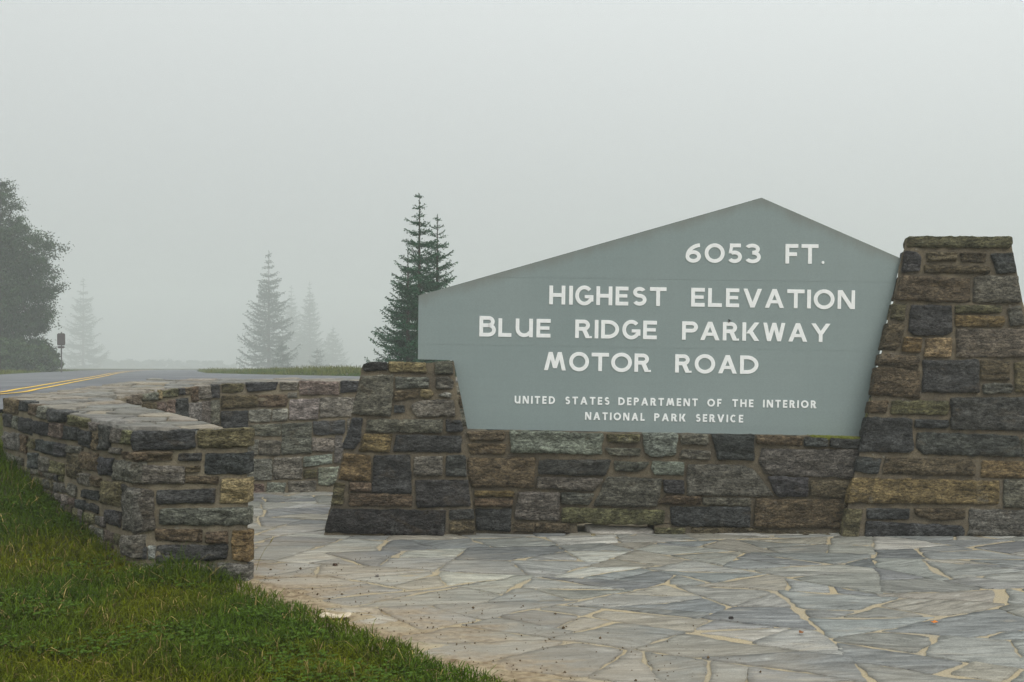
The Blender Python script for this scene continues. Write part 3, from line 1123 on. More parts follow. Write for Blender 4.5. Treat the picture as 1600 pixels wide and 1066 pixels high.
def pillar(poly_px, y0, y1, ztop, depth, back_in, rows, sx, sy, sc, cols):
    """Battered rubble pillar: mortar body, traced front stones, coursed sides."""
    pl = lean_plane(y0, y1, ztop)
    bl, br, tr, tl = (pl.hit(*p) for p in poly_px)
    P3 = [pl.at(*q) for q in (bl, br, tr, tl)]
    g = 0.015
    def body(i):
        p = P3[i].copy()
        s = 1 if i in (0, 3) else -1
        if i < 2:
            t_ = P3[3 - i]
            p = p + (p - t_) * (0.3 / (t_.z - p.z)); p.z += 0.3
        return (p.x - s * 0.002, p.y + 0.015, p.z - (0.012 if i > 1 else -0.0) - (0.3 if i < 2 else 0)), (p.x + s * (back_in - 0.002), P3[0].y + depth - (0.04 if i > 1 else 0), p.z - (0.012 if i > 1 else 0) - (0.3 if i < 2 else 0))
    f0, b0 = body(0); f1, b1 = body(1); f2, b2 = body(2); f3, b3 = body(3)
    cen = (np.array(f0) + np.array(f1)) / 2; cen[2] = 0
    part = core('pillar', [f0, f1, b1, b0, f3, f2, b2, b3], M_MORTAR, sign, 0.008, loc=cen)
    traced = parse(sx, sy, sc, pl, rows) if isinstance(rows, str) else [t for a in rows for t in parse(*a[:3], pl, a[3])]
    for code, q in traced:
        stone(part, pl, q, code, puff=0.007, rough=0.012)
    # returns of the pillar, facing left and right
    for fa, fb, ba, bb in ((b0, f0, b3, f3), (f1, b1, f2, b2)):
        o = Vector((fa[0], fa[1], 0)); u = Vector((fb[0] - fa[0], fb[1] - fa[1], 0))
        up = (Vector(ba) + Vector(bb)) / 2 - (Vector(fa) + Vector(fb)) / 2
        sp = Plane(o, u, up)
        off = sp.n * -0.012
        front_first = fa[1] < fb[1]
        k = (0.3) / (up.z)
        base = Vector(fa) + (Vector(ba) - Vector(fa)) * k
        sp.o = base + off
        lv = (Vector(ba) - base).length
        for code, q in course_fill(sp, 0.0, 1.0, 0.0, lv - .05, cols, (.09, .17), (.34, .8), gap=0.016):
            A0, A1 = Vector(fa) + (Vector(ba) - Vector(fa)) * k, Vector(ba)
            B0, B1 = Vector(fb) + (Vector(bb) - Vector(fb)) * k, Vector(bb)
            def edge_u(p0, p1, v): return ((p0 + (p1 - p0) * min(1, v / lv)) - sp.o).dot(sp.u)
            m0, m1 = (0.08, 0.02) if front_first else (0.02, 0.08)
            q = [(edge_u(A0, A1, v) + m0 + u_ * (edge_u(B0, B1, v) - m1 - edge_u(A0, A1, v) - m0), v) for u_, v in q]
            stone(part, sp, q, code, step=0.028, depth=0.06, puff=.006, rough=.006, tilt=0.0)
    return part
pillar([(507, 833), (743.5, 838), (708, 563), (567, 568)], 6.735, 6.86, 1.18, 0.55, 0.05, LP_A, 490, 540, 3.33, 'gdbog')
RP6 = '''
o 475,80 800,84 1150,90 1156,130 1140,158 800,152 468,150 458,115
d 445,180 520,185 553,220 545,310 428,320 438,240
b 595,188 800,190 785,245 598,245
b 815,190 990,195 985,252 830,250
b 580,270 1010,285 1005,330 580,320
d 1020,200 1165,192 1184,320 1060,330
b 420,342 880,365 885,522 376,505
g 912,350 1195,350 1215,520 900,520
o 368,530 450,535 440,645 350,628
d 490,540 758,545 762,720 720,740 510,738 470,710
o 785,540 1090,545 1085,590 785,592
t 785,610 1100,615 1110,640 1095,683 790,680
g 1135,560 1217,545 1238,670 1150,680
b 335,655 440,665 432,740 390,840 293,830
t 445,755 560,762 550,855 430,845
y 585,765 760,760 755,888 580,885
p 790,700 1240,700 1255,885 795,885
b 285,865 548,885 530,970 268,935
b 258,960 542,977 542,1160 228,1135
d 570,910 935,905 938,1125 563,1118
b 950,905 1140,915 1142,1040 952,1036
o 1178,921 1262,921 1285,1130 1186,1118
'''
RP7 = '''
g 930,45 950,38 1110,42 1118,65 1110,98 940,102 928,75
b 208,150 325,148 305,225 196,225
o 345,150 712,152 705,238 340,228
d 725,130 1238,127 1262,336 725,335
d 185,252 475,265 478,465 430,480 140,472
d 495,270 705,272 712,300 695,325 495,320
d 510,350 1145,372 1170,420 1168,508 550,490 505,450
g 1180,388 1280,392 1285,508 1180,508
d 130,505 275,522 255,620 108,600
b 305,510 850,530 880,570 870,630 285,615
t 930,535 1225,538 1222,640 915,636
t 100,645 1030,662 1035,740 1025,812 66,800 75,720
g 1065,655 1300,657 1310,842 1060,833
d 185,840 455,842 455,905 185,905
b 492,838 810,840 815,905 600,912 500,880
g 845,845 1322,853 1330,1020 835,1012
o 65,840 155,850 125,1025 25,1020
d 180,920 790,950 805,985 800,1018 470,1032 175,1022
'''
rpill = pillar([(1316, 840), (1682, 846), (1580, 372), (1417, 372)], 6.70, 6.90, 2.03, 0.55, 0.16,
               ((1310, 350, 4.2655, RP6), (1310, 590, 4.1, RP7)), 0, 0, 1, 'gdbo')

# low wall of the sign under the boards
BW_Y = 6.80
PL_BASE = Plane((0, BW_Y, 0), (1, 0, 0))
def bx(x, y): 
    p = px_at(x, y, BW_Y); return p
base = None
def base_core(name, x0, x1, yt0, yt1, yb, par):
    y_f, y_b = BW_Y + 0.018, BW_Y + 0.42
    a, b, c, d = bx(x0, yb), bx(x1, yb), bx(x1, yt1), bx(x0, yt0)
    return core(name, [(a.x, y_f, a.z), (b.x, y_f, b.z), (b.x, y_b, b.z), (a.x, y_b, a.z), (d.x, y_f, d.z), (c.x, y_f, c.z), (c.x, y_b, c.z), (d.x, y_b, d.z)], M_MORTAR, par, 0.009, loc=(bx((x0 + x1) / 2, 820).x, BW_Y + 0.2, 0.3))
base = base_core('base_wall', 715, 1350, 673, 684, 820, sign)
base_core('footing', 715, 903, 821, 821, 900, base)
base_core('footing', 1024, 1350, 821, 821, 900, base)
BW4 = '''
b 45,75 345,72 340,138 75,142
b 55,168 350,170 345,245 80,248
l 383,65 1112,90 1102,250 395,235
o 1140,95 1400,95 1392,158 1150,158
g 1130,205 1405,205 1400,258 1170,255
l 1425,85 1697,92 1677,258 1500,270 1440,232
b 62,285 580,280 572,508 95,500 50,430
d 610,295 1170,295 1160,350 1125,415 608,405
g 600,430 1110,440 1100,480 1040,535 595,515
g 1200,305 1475,315 1450,350 1385,385 1205,378
l 1500,305 1745,315 1737,412 1520,408 1490,365
t 105,535 420,538 418,582 108,580
b 105,595 410,598 405,658 108,655
g 450,550 770,550 775,650 765,770 415,760
g 785,550 1040,560 1030,600 1000,645 790,635
g 1145,425 1575,445 1530,660 1040,650
d 110,680 395,680 388,850 125,840
b 412,785 576,790 573,858 412,855
b 584,790 850,795 850,865 582,860
o 790,668 1590,690 1585,795 1060,800 1020,785 790,780
'''
BW5 = '''
g 205,88 412,92 405,158 375,165 210,160
g 220,198 428,212 420,275 200,265
d 435,90 745,95 745,280 480,272
b 770,95 1105,110 1095,172 920,165 765,158
d 1120,112 1285,118 1288,180 1118,175
d 1310,120 1535,128 1535,195 1305,185
g 260,310 660,315 740,350 900,545 255,535
d 80,425 230,428 232,525 85,518
b 95,538 355,545 355,608 40,600
g 372,555 722,560 722,612 370,608
g 810,195 1520,205 1500,405 1480,408 830,385 785,290
d 845,397 1145,407 1140,548 915,545
b 1165,432 1480,430 1455,550 1160,547
d 130,625 718,625 712,768 140,760
b 765,565 1450,572 1400,790 1200,775 745,768
o 22,775 240,780 238,848 20,850
b 285,775 700,780 1400,825 1390,860 285,860
'''
for code, q in parse(720, 660, 5.0, PL_BASE, BW4) + parse(1020, 660, 4.706, PL_BASE, BW5):
    stone(base, PL_BASE, q, code, puff=0.007, rough=0.012)
# pale broken slab lying in the gap under the long olive stone
PL_GAP = Plane((0, BW_Y + 0.010, 0), (1, 0, 0.0), (0, 0.75, 0.55))
stone(base, PL_GAP, [PL_GAP.hit(*p) for p in ((913, 819), (962, 822), (1020, 825), (1022, 831), (1012, 836), (928, 837))], (.30, .28, .245), depth=0.06, puff=0.003, rough=0.003, mat=M_FLAG)

M_MOSS = simple_mat('moss', (0.13, 0.14, 0.03), .95, .05, .35, 60, .5)
mo0, mo1 = bx(1268, 682), bx(1346, 684.3)
mv = [(mo0.x, BW_Y + .012, mo0.z), (mo1.x, BW_Y + .012, mo1.z), (mo1.x, BW_Y + .11, mo1.z), (mo0.x, BW_Y + .11, mo0.z)]
core('moss', [(x, y, z - .02) for x, y, z in mv] + [(x, y, z + .004) for x, y, z in mv], M_MOSS, base, .003, .012, 40)

# ---- boards
PD = 6.93
def pp(x, y):
    p = px_at(x, y, PD); return (p.x, p.z)
PANEL_PX = [(653, 561.5), (654, 462), (1190, 309), (1408, 404), (1344.5, 682), (730.5, 670.5), (708.5, 563)]
def edge_n(a, b):
    (x0, z0), (x1, z1) = pp(*a), pp(*b)
    l = math.hypot(x1 - x0, z1 - z0)
    return Vector((-(z1 - z0) / l, 0, (x1 - x0) / l)), Vector((x0, PD, z0))
TOP_EDGES = [edge_n(PANEL_PX[1], PANEL_PX[2]), edge_n(PANEL_PX[2], PANEL_PX[3])]
M_PANEL = panel_mat()
def prism(name, poly, y0, y1, mat, parent, loc, bev=0.0):
    """Upright slab from an (x, z) outline between depths y0 (front) and y1."""
    if area2(poly) < 0: poly = poly[::-1]
    n = len(poly)
    loc = Vector(loc)
    V = [(x - loc.x, y0 - loc.y, z - loc.z) for x, z in poly] + [(x - loc.x, y1 - loc.y, z - loc.z) for x, z in poly]
    F = [tuple(range(n)), tuple(range(2 * n - 1, n - 1, -1))] + [(i, n + i, n + (i + 1) % n, (i + 1) % n) for i in range(n)]
    o = link(name, py_mesh(name, V, F), mat, parent, loc)
    if bev:
        b = o.modifiers.new('bevel', 'BEVEL'); b.width = bev; b.segments = 2
    return o
pan = [pp(*p) for p in PANEL_PX]
pc = (pp(1030, 540)[0], PD + 0.05, pp(1030, 540)[1])
inner = inset(pan if area2(pan) > 0 else pan[::-1], 0.012)
panel = prism('sign_panel', [tuple(p) for p in inner], PD + 0.022, PD + 0.10, M_PANEL, sign, pc)
def half(poly, a, b, above):
    (x0, z0), (x1, z1) = pp(*a), pp(*b)
    l = math.hypot(x1 - x0, z1 - z0)
    n = (-(z1 - z0) / l, (x1 - x0) / l)
    g = 0.0004
    if above: return clip_half(poly, (x0 + n[0] * g, z0 + n[1] * g), (-n[0], -n[1]))
    return clip_half(poly, (x0 - n[0] * g, z0 - n[1] * g), n)
s1, s2 = ((655, 432), (1400, 441.5)), ((655, 538), (1400, 549.5))
for poly in (half(pan, *s1, True), half(half(pan, *s1, False), *s2, True), half(pan, *s2, False)):
    prism('board', poly, PD, PD + 0.021, M_PANEL, panel, pc)

# ---- letters
PXM = PD / FPX
def rect(x0, y0, x1, y1): return [(x0, y0), (x1, y0), (x1, y1), (x0, y1)]
def diag(xa, ya, xb, yb, th): return [(xa, ya), (xa + th, ya), (xb + th, yb), (xb, yb)]
def arc(cx, cy, rx, ry, t, a0, a1, n=22):
    out, inn = [], []
    for i in range(n + 1):
        a = R(a0 + (a1 - a0) * i / n)
        out.append((cx + rx * math.cos(a), cy + ry * math.sin(a)))
        inn.append((cx + (rx - t) * math.cos(a), cy + (ry - t) * math.sin(a)))
    return [[out[i], out[i + 1], inn[i + 1], inn[i]] for i in range(n)]
def glyph(c, W, H, t):
    """Quads of a geometric capital of width W, height H and stroke t."""
    h = H; m = h * 0.5
    if c in 'I': return [rect(0, 0, W, h)]
    if c == '.': return arc(W / 2, W / 2, W / 2, W / 2, W / 2 - 1e-5, 0, 360, 14)
    if c == 'H': return [rect(0, 0, t, h), rect(W - t, 0, W, h), rect(t, m - t * .5, W - t, m + t * .5)]
    if c == 'E': return [rect(0, 0, t, h), rect(t, h - t, W, h), rect(t, 0, W, t), rect(t, m - t * .4, W * .92, m + t * .5)]
    if c == 'F': return [rect(0, 0, t, h), rect(t, h - t, W, h), rect(t, m - t * .6, W * .9, m + t * .4)]
    if c == 'L': return [rect(0, 0, t, h), rect(t, 0, W, t)]
    if c == 'T': return [rect(0, h - t, W, h), rect(W / 2 - t / 2, 0, W / 2 + t / 2, h - t)]
    if c in 'O0': return arc(W / 2, m, W / 2, h / 2, t, 0, 360, 40)
    if c == 'C': return arc(W / 2, m, W / 2, h / 2, t, 48, 312, 30)
    if c == 'G':
        return arc(W / 2, m, W / 2, h / 2, t, 42, 332, 32) + [rect(W * .52, m - t * .75, W, m + t * .1), rect(W - t, h * .20, W, m - t * .75)]
    if c == 'D':
        r = min(W - t, W * .62)
        return [rect(0, 0, t, h), rect(t, h - t, W - r, h), rect(t, 0, W - r, t)] + arc(W - r, m, r, h / 2, t, -90, 90, 24)
    if c in 'PRB':
        y0 = h * (.40 if c != 'B' else .46)
        r = (h - y0) / 2
        wb = W * (.92 if c == 'B' else 1.0) if c != 'R' else W * .9
        rx = min(r * 1.1, wb - t)
        q = [rect(0, 0, t, h), rect(t, h - t, wb - rx, h), rect(t, y0, wb - rx, y0 + t)] + arc(wb - rx, y0 + r, rx, r, t, -90, 90, 18)
        if c == 'R': q += [diag(W - t * 1.5, 0, W * .42, y0 + t * .2, t * 1.25), rect(W - t * .4, 0, W + t * .15, t * .55)]
        if c == 'B':
            y1 = y0 + t; r2 = y1 / 2; rx2 = min(r2 * 1.1, W - t)
            q += [rect(t, 0, W - rx2, t)] + arc(W - rx2, r2, rx2, r2, t, -90, 90, 18)
        return q
    if c == 'S':
        ru, rl = (h * .47 + t / 2) / 2, (h * .53 + t / 2) / 2
        return arc(W * .5, h - ru, W * .46, ru, t, 28, 270, 20) + arc(W * .5, rl, W * .5, rl, t, 90, -150, 20)
    if c == '3':
        ru, rl = (h * .46 + t / 2) / 2, (h * .54 + t / 2) / 2
        return arc(W * .45, h - ru, W * .48, ru, t, 150, -90, 20) + arc(W * .48, rl, W * .52, rl, t, 90, -150, 20)
    if c == '5':
        rl = h * .32
        return [rect(W * .14, h - t, W * .92, h), diag(W * .06, h * .5, W * .14, h - t, t * .85)] + arc(W * .48, rl, W * .52, rl, t, 128, -148, 22)
    if c == '6':
        rl = h * .32
        return arc(W / 2, rl, W / 2, rl, t, 0, 360, 28) + arc(W * 1.02, rl, W * 1.02, h * .68, t, 96, 178, 14)
    if c == 'U':
        r = W / 2
        return [rect(0, r, t, h), rect(W - t, 0, W, h)] + arc(r, r, r, r, t, 180, 330, 20)
    if c == 'V': k = t * 1.12; return [diag(W / 2 - k * .5, 0, 0, h, k), diag(W / 2 - k * .5, 0, W - k, h, k)]
    if c == 'A':
        k = t * 1.12
        return [diag(0, 0, W / 2 - k * .5, h, k), diag(W - k, 0, W / 2 - k * .5, h, k), rect(W * .25, h * .24, W * .75, h * .24 + t * .85)]
    if c == 'N': return [rect(0, 0, t * .92, h), rect(W - t * .92, 0, W, h), diag(W - t * 1.25, 0, 0, h, t * 1.25)]
    if c == 'M':
        k = t * 1.05
        return [diag(0, 0, W * .20, h, k), diag(W - k, 0, W * .80 - k, h, k), diag(W / 2 - k * .5, h * .12, W * .20, h, k), diag(W / 2 - k * .5, h * .12, W * .80 - k, h, k)]
    if c == 'W':
        k = t * 1.02
        return [diag(W * .27 - k * .5, 0, 0, h, k), diag(W * .27 - k * .5, 0, W / 2 - k * .5, h, k), diag(W * .73 - k * .5, 0, W / 2 - k * .5, h, k), diag(W * .73 - k * .5, 0, W - k, h, k)]
    if c == 'K': k = t * 1.3; return [rect(0, 0, t, h), diag(t, h * .40, W - k, h, k), diag(W - k, 0, W * .30, h * .56, k)]
    if c == 'Y': k = t * 1.2; return [rect(W / 2 - t / 2, 0, W / 2 + t / 2, h * .44), diag(W / 2 - k * .5, h * .42, 0, h, k), diag(W / 2 - k * .5, h * .42, W - k, h, k)]
    return [rect(0, 0, W, h)]

def letter(c, x0, x1, yb, slope, Hpx, tpx):
    if c == 'I': x1 = max(x1, x0 + tpx)
    q = glyph(c, (x1 - x0) * PXM, Hpx * PXM, tpx * PXM)
    p = px_at(x0, yb, PD)
    ca, sa = math.cos(slope), -math.sin(slope)
    V, F = [], []
    for k, poly in enumerate(q):
        if area2(poly) < 0: poly = poly[::-1]
        n = len(poly); o = len(V)
        yf = -0.0035 - 0.00008 * (k % 12)
        for y in (yf, 0.004):
            V += [(x * ca - z * sa, y, x * sa + z * ca) for x, z in poly]
        F += [tuple(o + i for i in range(n))] + [(o + i, o + n + i, o + n + (i + 1) % n, o + (i + 1) % n) for i in range(n)]
    link('letter', py_mesh('letter', V, F), M_WHITE, panel, p)

BIG = [
    (410.6, .009, 1071, 30.5, '6:1071:1095 0:1100.8:1132 5:1137:1159 3:1164:1188.5 F:1227:1247 T:1252:1278.5 .:1283.5:1288'),
    (475.8, .0160, 870, 29.3, 'H:858:883 I:889:894.3 G:898.5:927 H:931.5:956.5 E:961.5:981.5 S:988:1010 T:1015:1041 E:1079.6:1100.8 L:1106:1127.7 E:1134:1154.6 V:1161:1190 A:1195:1224.6 T:1229.6:1256.5 I:1260.8:1266 O:1271:1303.5 N:1308.5:1335.4'),
    (525.8, .0165, 749, 28.8, 'B:748.8:774.6 L:778.5:799 U:805.4:832.3 E:838:860 R:898.5:923.8 I:928.9:934.4 D:939:967 G:972:1000.4 E:1004.6:1026 P:1065.4:1090 A:1094:1124 R:1129:1153.5 K:1159.6:1186 W:1192:1226.5 A:1231.5:1261 Y:1267:1297'),
    (578.5, .0182, 850, 28.6, 'M:850:884 O:889:920 T:924:951 O:954.6:987 R:991:1016 R:1054.6:1079.6 O:1085:1117 A:1122:1151 D:1156:1184.6')]
for yb, sl, xr, H, items in BIG:
    for n, it in enumerate(items.split()):
        c, a, b = it.split(':'); a, b = float(a), float(b)
        h = H * (1.11 if (c == 'B') else 1.0)
        y = yb + sl * (a - xr)
        if c in 'OG0' and yb > 420: h *= 1.06; y += H * .03
        letter(c, a, b, y, math.atan(sl), h, 5.8)
SW = dict(U=.85, N=.9, I=.21, T=.78, E=.62, D=.9, S=.66, A=.98, P=.72, R=.78, M=1.15, O=1.08, F=.6, H=.86, L=.6, K=.86, V=.98, C=.88)
SMALL = [(630.5, .0160, 804, 'UNITED:804:867 STATES:883:952 DEPARTMENT:966:1090 OF:1105:1127 THE:1144:1177 INTERIOR:1192:1275'),
         (656.0, .0180, 914, 'NATIONAL:914:1007 PARK:1022:1071 SERVICE:1087:1161')]
for yb, sl, xr, items in SMALL:
    for it in items.split():
        wd, a, b = it.split(':'); a, b = float(a), float(b)
        tot = sum(SW[c] for c in wd) + 0.33 * (len(wd) - 1)
        k = (b - a) / tot
        x = a
        for c in wd:
            letter(c, x, x + SW[c] * k, yb + sl * (x - xr), math.atan(sl), 12.0, 2.5)
            x += (SW[c] + 0.33) * k

# ------------------------------------------------------------------ vegetation builders
def cards(P, D, Nn, ln, wd):
    """Small kite-shaped leaves: centres P, long axes D, normals Nn."""
    D = D / np.linalg.norm(D, axis=1, keepdims=True)
    Sd = np.cross(D, Nn); Sd /= np.maximum(np.linalg.norm(Sd, axis=1, keepdims=True), 1e-6)
    ln = np.asarray(ln).reshape(-1, 1); wd = np.asarray(wd).reshape(-1, 1)
    V = np.stack([P, P + D * ln * .45 + Sd * wd * .5, P + D * ln, P + D * ln * .45 - Sd * wd * .5], 1).reshape(-1, 3)
    k = np.arange(len(P))[:, None] * 4
    T = np.hstack([k, k + 1, k + 2, k, k + 2, k + 3]).reshape(-1, 3)
    return V, T

def tube(path, radii, sides=7):
    V, T = [], []
    path = [Vector(p) for p in path]
    for i, p in enumerate(path):
        d = (path[min(i + 1, len(path) - 1)] - path[max(i - 1, 0)]).normalized()
        a = d.orthogonal().normalized(); b = d.cross(a)
        for k in range(sides):
            t = 2 * math.pi * k / sides
            V.append(p + (a * math.cos(t) + b * math.sin(t)) * radii[i])
        if i:
            o = (i - 1) * sides
            for k in range(sides):
                k2 = (k + 1) % sides
                T += [(o + k, o + k2, o + sides + k2), (o + k, o + sides + k2, o + sides + k)]
    return V, T

def join(parts):
    V, T, n = [], [], 0
    for v, t in parts:
        v = np.array([tuple(p) for p in v]).reshape(-1, 3); t = np.array(t).reshape(-1, 3)
        V.append(v); T.append(t + n); n += len(v)
    return np.vstack(V), np.vstack(T)

def spruce(loc, H, spread, label, seed, nscale=1.0, col=(.026, .050, .034), whorl=0.26, group=None):
    """Young spruce: whorled branches with drooping middles and upturned tips, each carrying needled twigs."""
    r = np.random.default_rng(seed)
    t = empty('spruce_tree', loc)
    tag(t, label, 'tree', group)
    Vt, Tt = tube([(0, 0, -0.2), (0.01, 0, H * .3), (0.0, 0.01, H * .65), (0.01, 0, H)], [H * .016 + .02, H * .012 + .01, H * .006 + .006, .004])
    limbs = [(Vt, Tt)]
    Pn, Dn, Nn_, Ln, Cn = [], [], [], [], []
    z = H * 0.03
    k = 0
    while z < H * 0.985:
        f = z / H
        prof = (1 - f) ** 0.92 * spread + 0.05
        prof *= 0.75 + 0.25 * min(1, f / 0.08)
        nb = 4 if f > .85 else 9
        for j in range(nb):
            az_ = 2 * math.pi * (j / nb) + k * 0.9 + r.uniform(-.25, .25)
            Lb = prof * r.choice([r.uniform(.4, .8), r.uniform(.8, 1.2)])
            zz = z + r.uniform(-1, 1) * whorl * (1.0 if f < .72 else .3)
            rise = (0.10 + 0.55 * f) + r.uniform(-.22, .22)
            sag = -0.16 * (1 - f)
            ns = 7
            pts = []
            for s in np.linspace(0, 1, ns):
                rad = Lb * s
                zo = Lb * (rise * s * .55 + sag * math.sin(math.pi * s) + 0.10 * s ** 3)
                pts.append(np.array((rad * math.cos(az_), rad * math.sin(az_), zz + zo)))
            limbs.append(tube(pts, [max(.003, .010 * (1 - i / ns) * (Lb + .3)) for i in range(ns)], 4))
            # twigs
            fwd = np.array((math.cos(az_), math.sin(az_), 0)); side = np.array((-math.sin(az_), math.cos(az_), 0))
            n_tw = max(3, int(Lb / (0.046 * nscale)))
            for q in range(n_tw):
                s = 0.12 + 0.88 * (q + r.uniform(0, 1)) / n_tw
                i0 = min(int(s * (ns - 1)), ns - 2); ft = s * (ns - 1) - i0
                p = pts[i0] * (1 - ft) + pts[i0 + 1] * ft
                tl = (0.05 * nscale + 0.42 * Lb * (1 - s) ** .8) * r.uniform(.6, 1.25)
                sg = 1 if q % 2 else -1
                d = fwd * .75 + side * sg * .8 + np.array((0, 0, r.uniform(-.25, .15)))
                d /= np.linalg.norm(d)
                m = max(2, int(tl / (0.021 * nscale)))
                ts = np.linspace(0, 1, m)
                Pn.append(p + d * (ts * tl)[:, None]); 
                dd = d + r.normal(0, .55, (m, 3)) + np.array((0, 0, .16))
                Dn.append(dd); Ln.append(r.uniform(.035, .062, m) * nscale)
                Cn.append(np.full(m, s))
            m = max(4, int(Lb / (0.012 * nscale)))
            ss = np.linspace(.08, 1.0, m)
            pp_ = np.array([np.array([np.interp(x, np.linspace(0, 1, ns), [pt[c] for pt in pts]) for c in range(3)]) for x in ss])
            Pn.append(pp_); Dn.append(fwd + r.normal(0, .6, (m, 3)) + np.array((0, 0, .1))); Ln.append(r.uniform(.04, .065, m) * nscale); Cn.append(ss)
        k += 1
        z += whorl * (1.0 + (0.55 if f > .72 else 0)) * r.uniform(.8, 1.2)
    # leader
    m = int(H * .12 / (.006 * nscale)); zz = np.linspace(H * .86, H * 1.0, max(m, 8))
    Pn.append(np.column_stack([zz * 0 + .005, zz * 0, zz])); Dn.append(r.normal(0, .5, (len(zz), 3)) + np.array((0, 0, .5))); Ln.append(r.uniform(.03, .05, len(zz)) * nscale); Cn.append(zz * 0 + .8)
    P = np.vstack(Pn); D = np.vstack(Dn); ln = np.concatenate(Ln); c = np.concatenate(Cn)
    V, T = cards(P, D, r.normal(0, 1, P.shape), ln, ln * .52)
    cc = np.array(col)[None] * r.uniform(.65, 1.45, (len(P), 1))
    cc = cc * (1 + r.normal(0, .06, (len(P), 3)))
    tint = np.repeat(np.clip(cc, .004, 1), 4, axis=0)
    link('crown', np_mesh('crown', V, T, tint), M_NEEDLE, t, loc)
    Vl, Tl = join(limbs)
    link('trunk', np_mesh('trunk', Vl, Tl, smooth=True), M_BARK, t, loc)
    return t

def ground_at(x, y): return float(terrain(np.array([[x, y]]))[0])
def plant_at(px, d):
    x = (px - CX) / FPX * d
    return (x, d, ground_at(x, d) - 0.02)
def tree_h(px, py, d):
    l = plant_at(px, d)
    return EYE - (py - HY) / FPX * d - l[2]

# three close spruces behind the sign's left pillar
for px, py, d, sp, lab, sd in ((655, 303, 24.0, 1.14, 'tallest dark green spruce behind the low stone pillar of the sign', 3),
                               (683, 336, 24.8, 1.15, 'slim dark spruce close to the right of the tallest one, partly hidden by the sign', 8),
                               (637, 388, 23.2, .92, 'shorter dark spruce in front of the tallest one, leaning out on its left side', 15)):
    spruce(plant_at(px, d), tree_h(px, py, d), sp, lab, sd, 1.0, (.026, .086, .040), .155, group='dark spruces beside the sign')
# hazier group in the middle distance
for px, py, d, sp, lab, sd in ((420, 393, 190, 6.4, 'largest pale spruce left of the sign, its long lower boughs reaching left', 21),
                               (455, 446, 355, 7.4, 'faint spruce just right of the largest pale spruce', 22),
                               (484, 440, 345, 7.2, 'faint thin-topped spruce at the middle of the foggy group', 23),
                               (520, 510, 370, 7.0, 'faintest low spruce at the right end of the foggy group', 24),
                               (441, 534, 150, 1.8, 'small young spruce at the foot of the largest pale spruce', 25),
                               (495, 545, 210, 2.5, 'small young spruce under the thin-topped spruce in the fog', 26)):
    spruce(plant_at(px, d), tree_h(px, py, d), sp, lab, sd, 6.6, (.030, .060, .038), .85, group='spruces fading into the fog')
spruce(plant_at(130, 345), tree_h(130, 435, 345), 9.4, 'ghostly spruce in the fog right of the leafy roadside tree', 31, 9.5, (.030, .050, .034), 1.5)

def leafy(name, loc, lobes, n, leaf, label, cat, seed, col=(.040, .062, .030), trunk=None, group=None):
    """Broad-leaved crown of many clumps of leaves on limbs; lobes = (centre, radii)."""
    r = np.random.default_rng(seed)
    t = empty(name, loc)
    tag(t, label, cat, group)
    limbs = []
    if trunk:
        h, rad = trunk
        limbs.append(tube([(0, 0, -.3), (.05, 0, h * .4), (-.05, .05, h)], [rad, rad * .8, rad * .45], 9))
    P, D, Nm, C = [], [], [], []
    vol = np.array([a * b * c for _, (a, b, c) in lobes]) ** .8; vol /= vol.sum()
    for (cen, rad), share in zip(lobes, vol):
        ncl = max(6, int(n * share / 110))
        for _ in range(ncl):
            v = r.normal(0, 1, 3); v /= np.linalg.norm(v)
            k = r.uniform(.45, 1.08)
            cc = np.array(cen) + v * np.array(rad) * k
            if cc[2] < 0.15: cc[2] = r.uniform(.15, .6)
            cr = r.uniform(.22, .5) * (min(rad) / 1.6)
            m = int(110 * r.uniform(.6, 1.4))
            off = r.normal(0, .55, (m, 3)) * cr * np.array((1.25, 1.25, .75))
            P.append(cc + off)
            D.append(r.normal(0, 1, (m, 3)) + v * .8 + np.array((0, 0, -.25)))
            C.append(np.full(m, r.uniform(.7, 1.3)))
            if trunk and r.uniform() < .4:
                h0 = r.uniform(.3, .95) * trunk[0]
                a = np.array((0, 0, h0)); mid = a * .45 + cc * .55 + np.array((0, 0, .15))
                limbs.append(tube([a, mid, cc], [trunk[1] * .28, trunk[1] * .14, .01], 5))
    P = np.vstack(P); D = np.vstack(D); c = np.concatenate(C)
    V, T = cards(P, D, r.normal(0, 1, P.shape) + np.array((0, 0, .8)), r.uniform(.7, 1.3, len(P)) * leaf, r.uniform(.4, .6, len(P)) * leaf)
    cc = np.array(col)[None] * c[:, None] * r.uniform(.75, 1.3, (len(P), 1)) * (1 + r.normal(0, .07, (len(P), 3)))
    link('crown' if trunk else 'foliage', np_mesh('crown', V, T, np.repeat(np.clip(cc, .004, 1), 4, axis=0)), M_LEAF, t, loc)
    if limbs:
        Vl, Tl = join(limbs)
        link('trunk', np_mesh('trunk', Vl, Tl, smooth=True), M_BARK, t, loc)
    return t
d = 56.0
m_ = d / FPX
l0 = plant_at(-25, d)
def lob(px, py, rx, ry, rz): return (((px + 25) * m_, random.uniform(-.5, .5), (584 - py) * m_), (rx * m_, ry * m_, rz * m_))
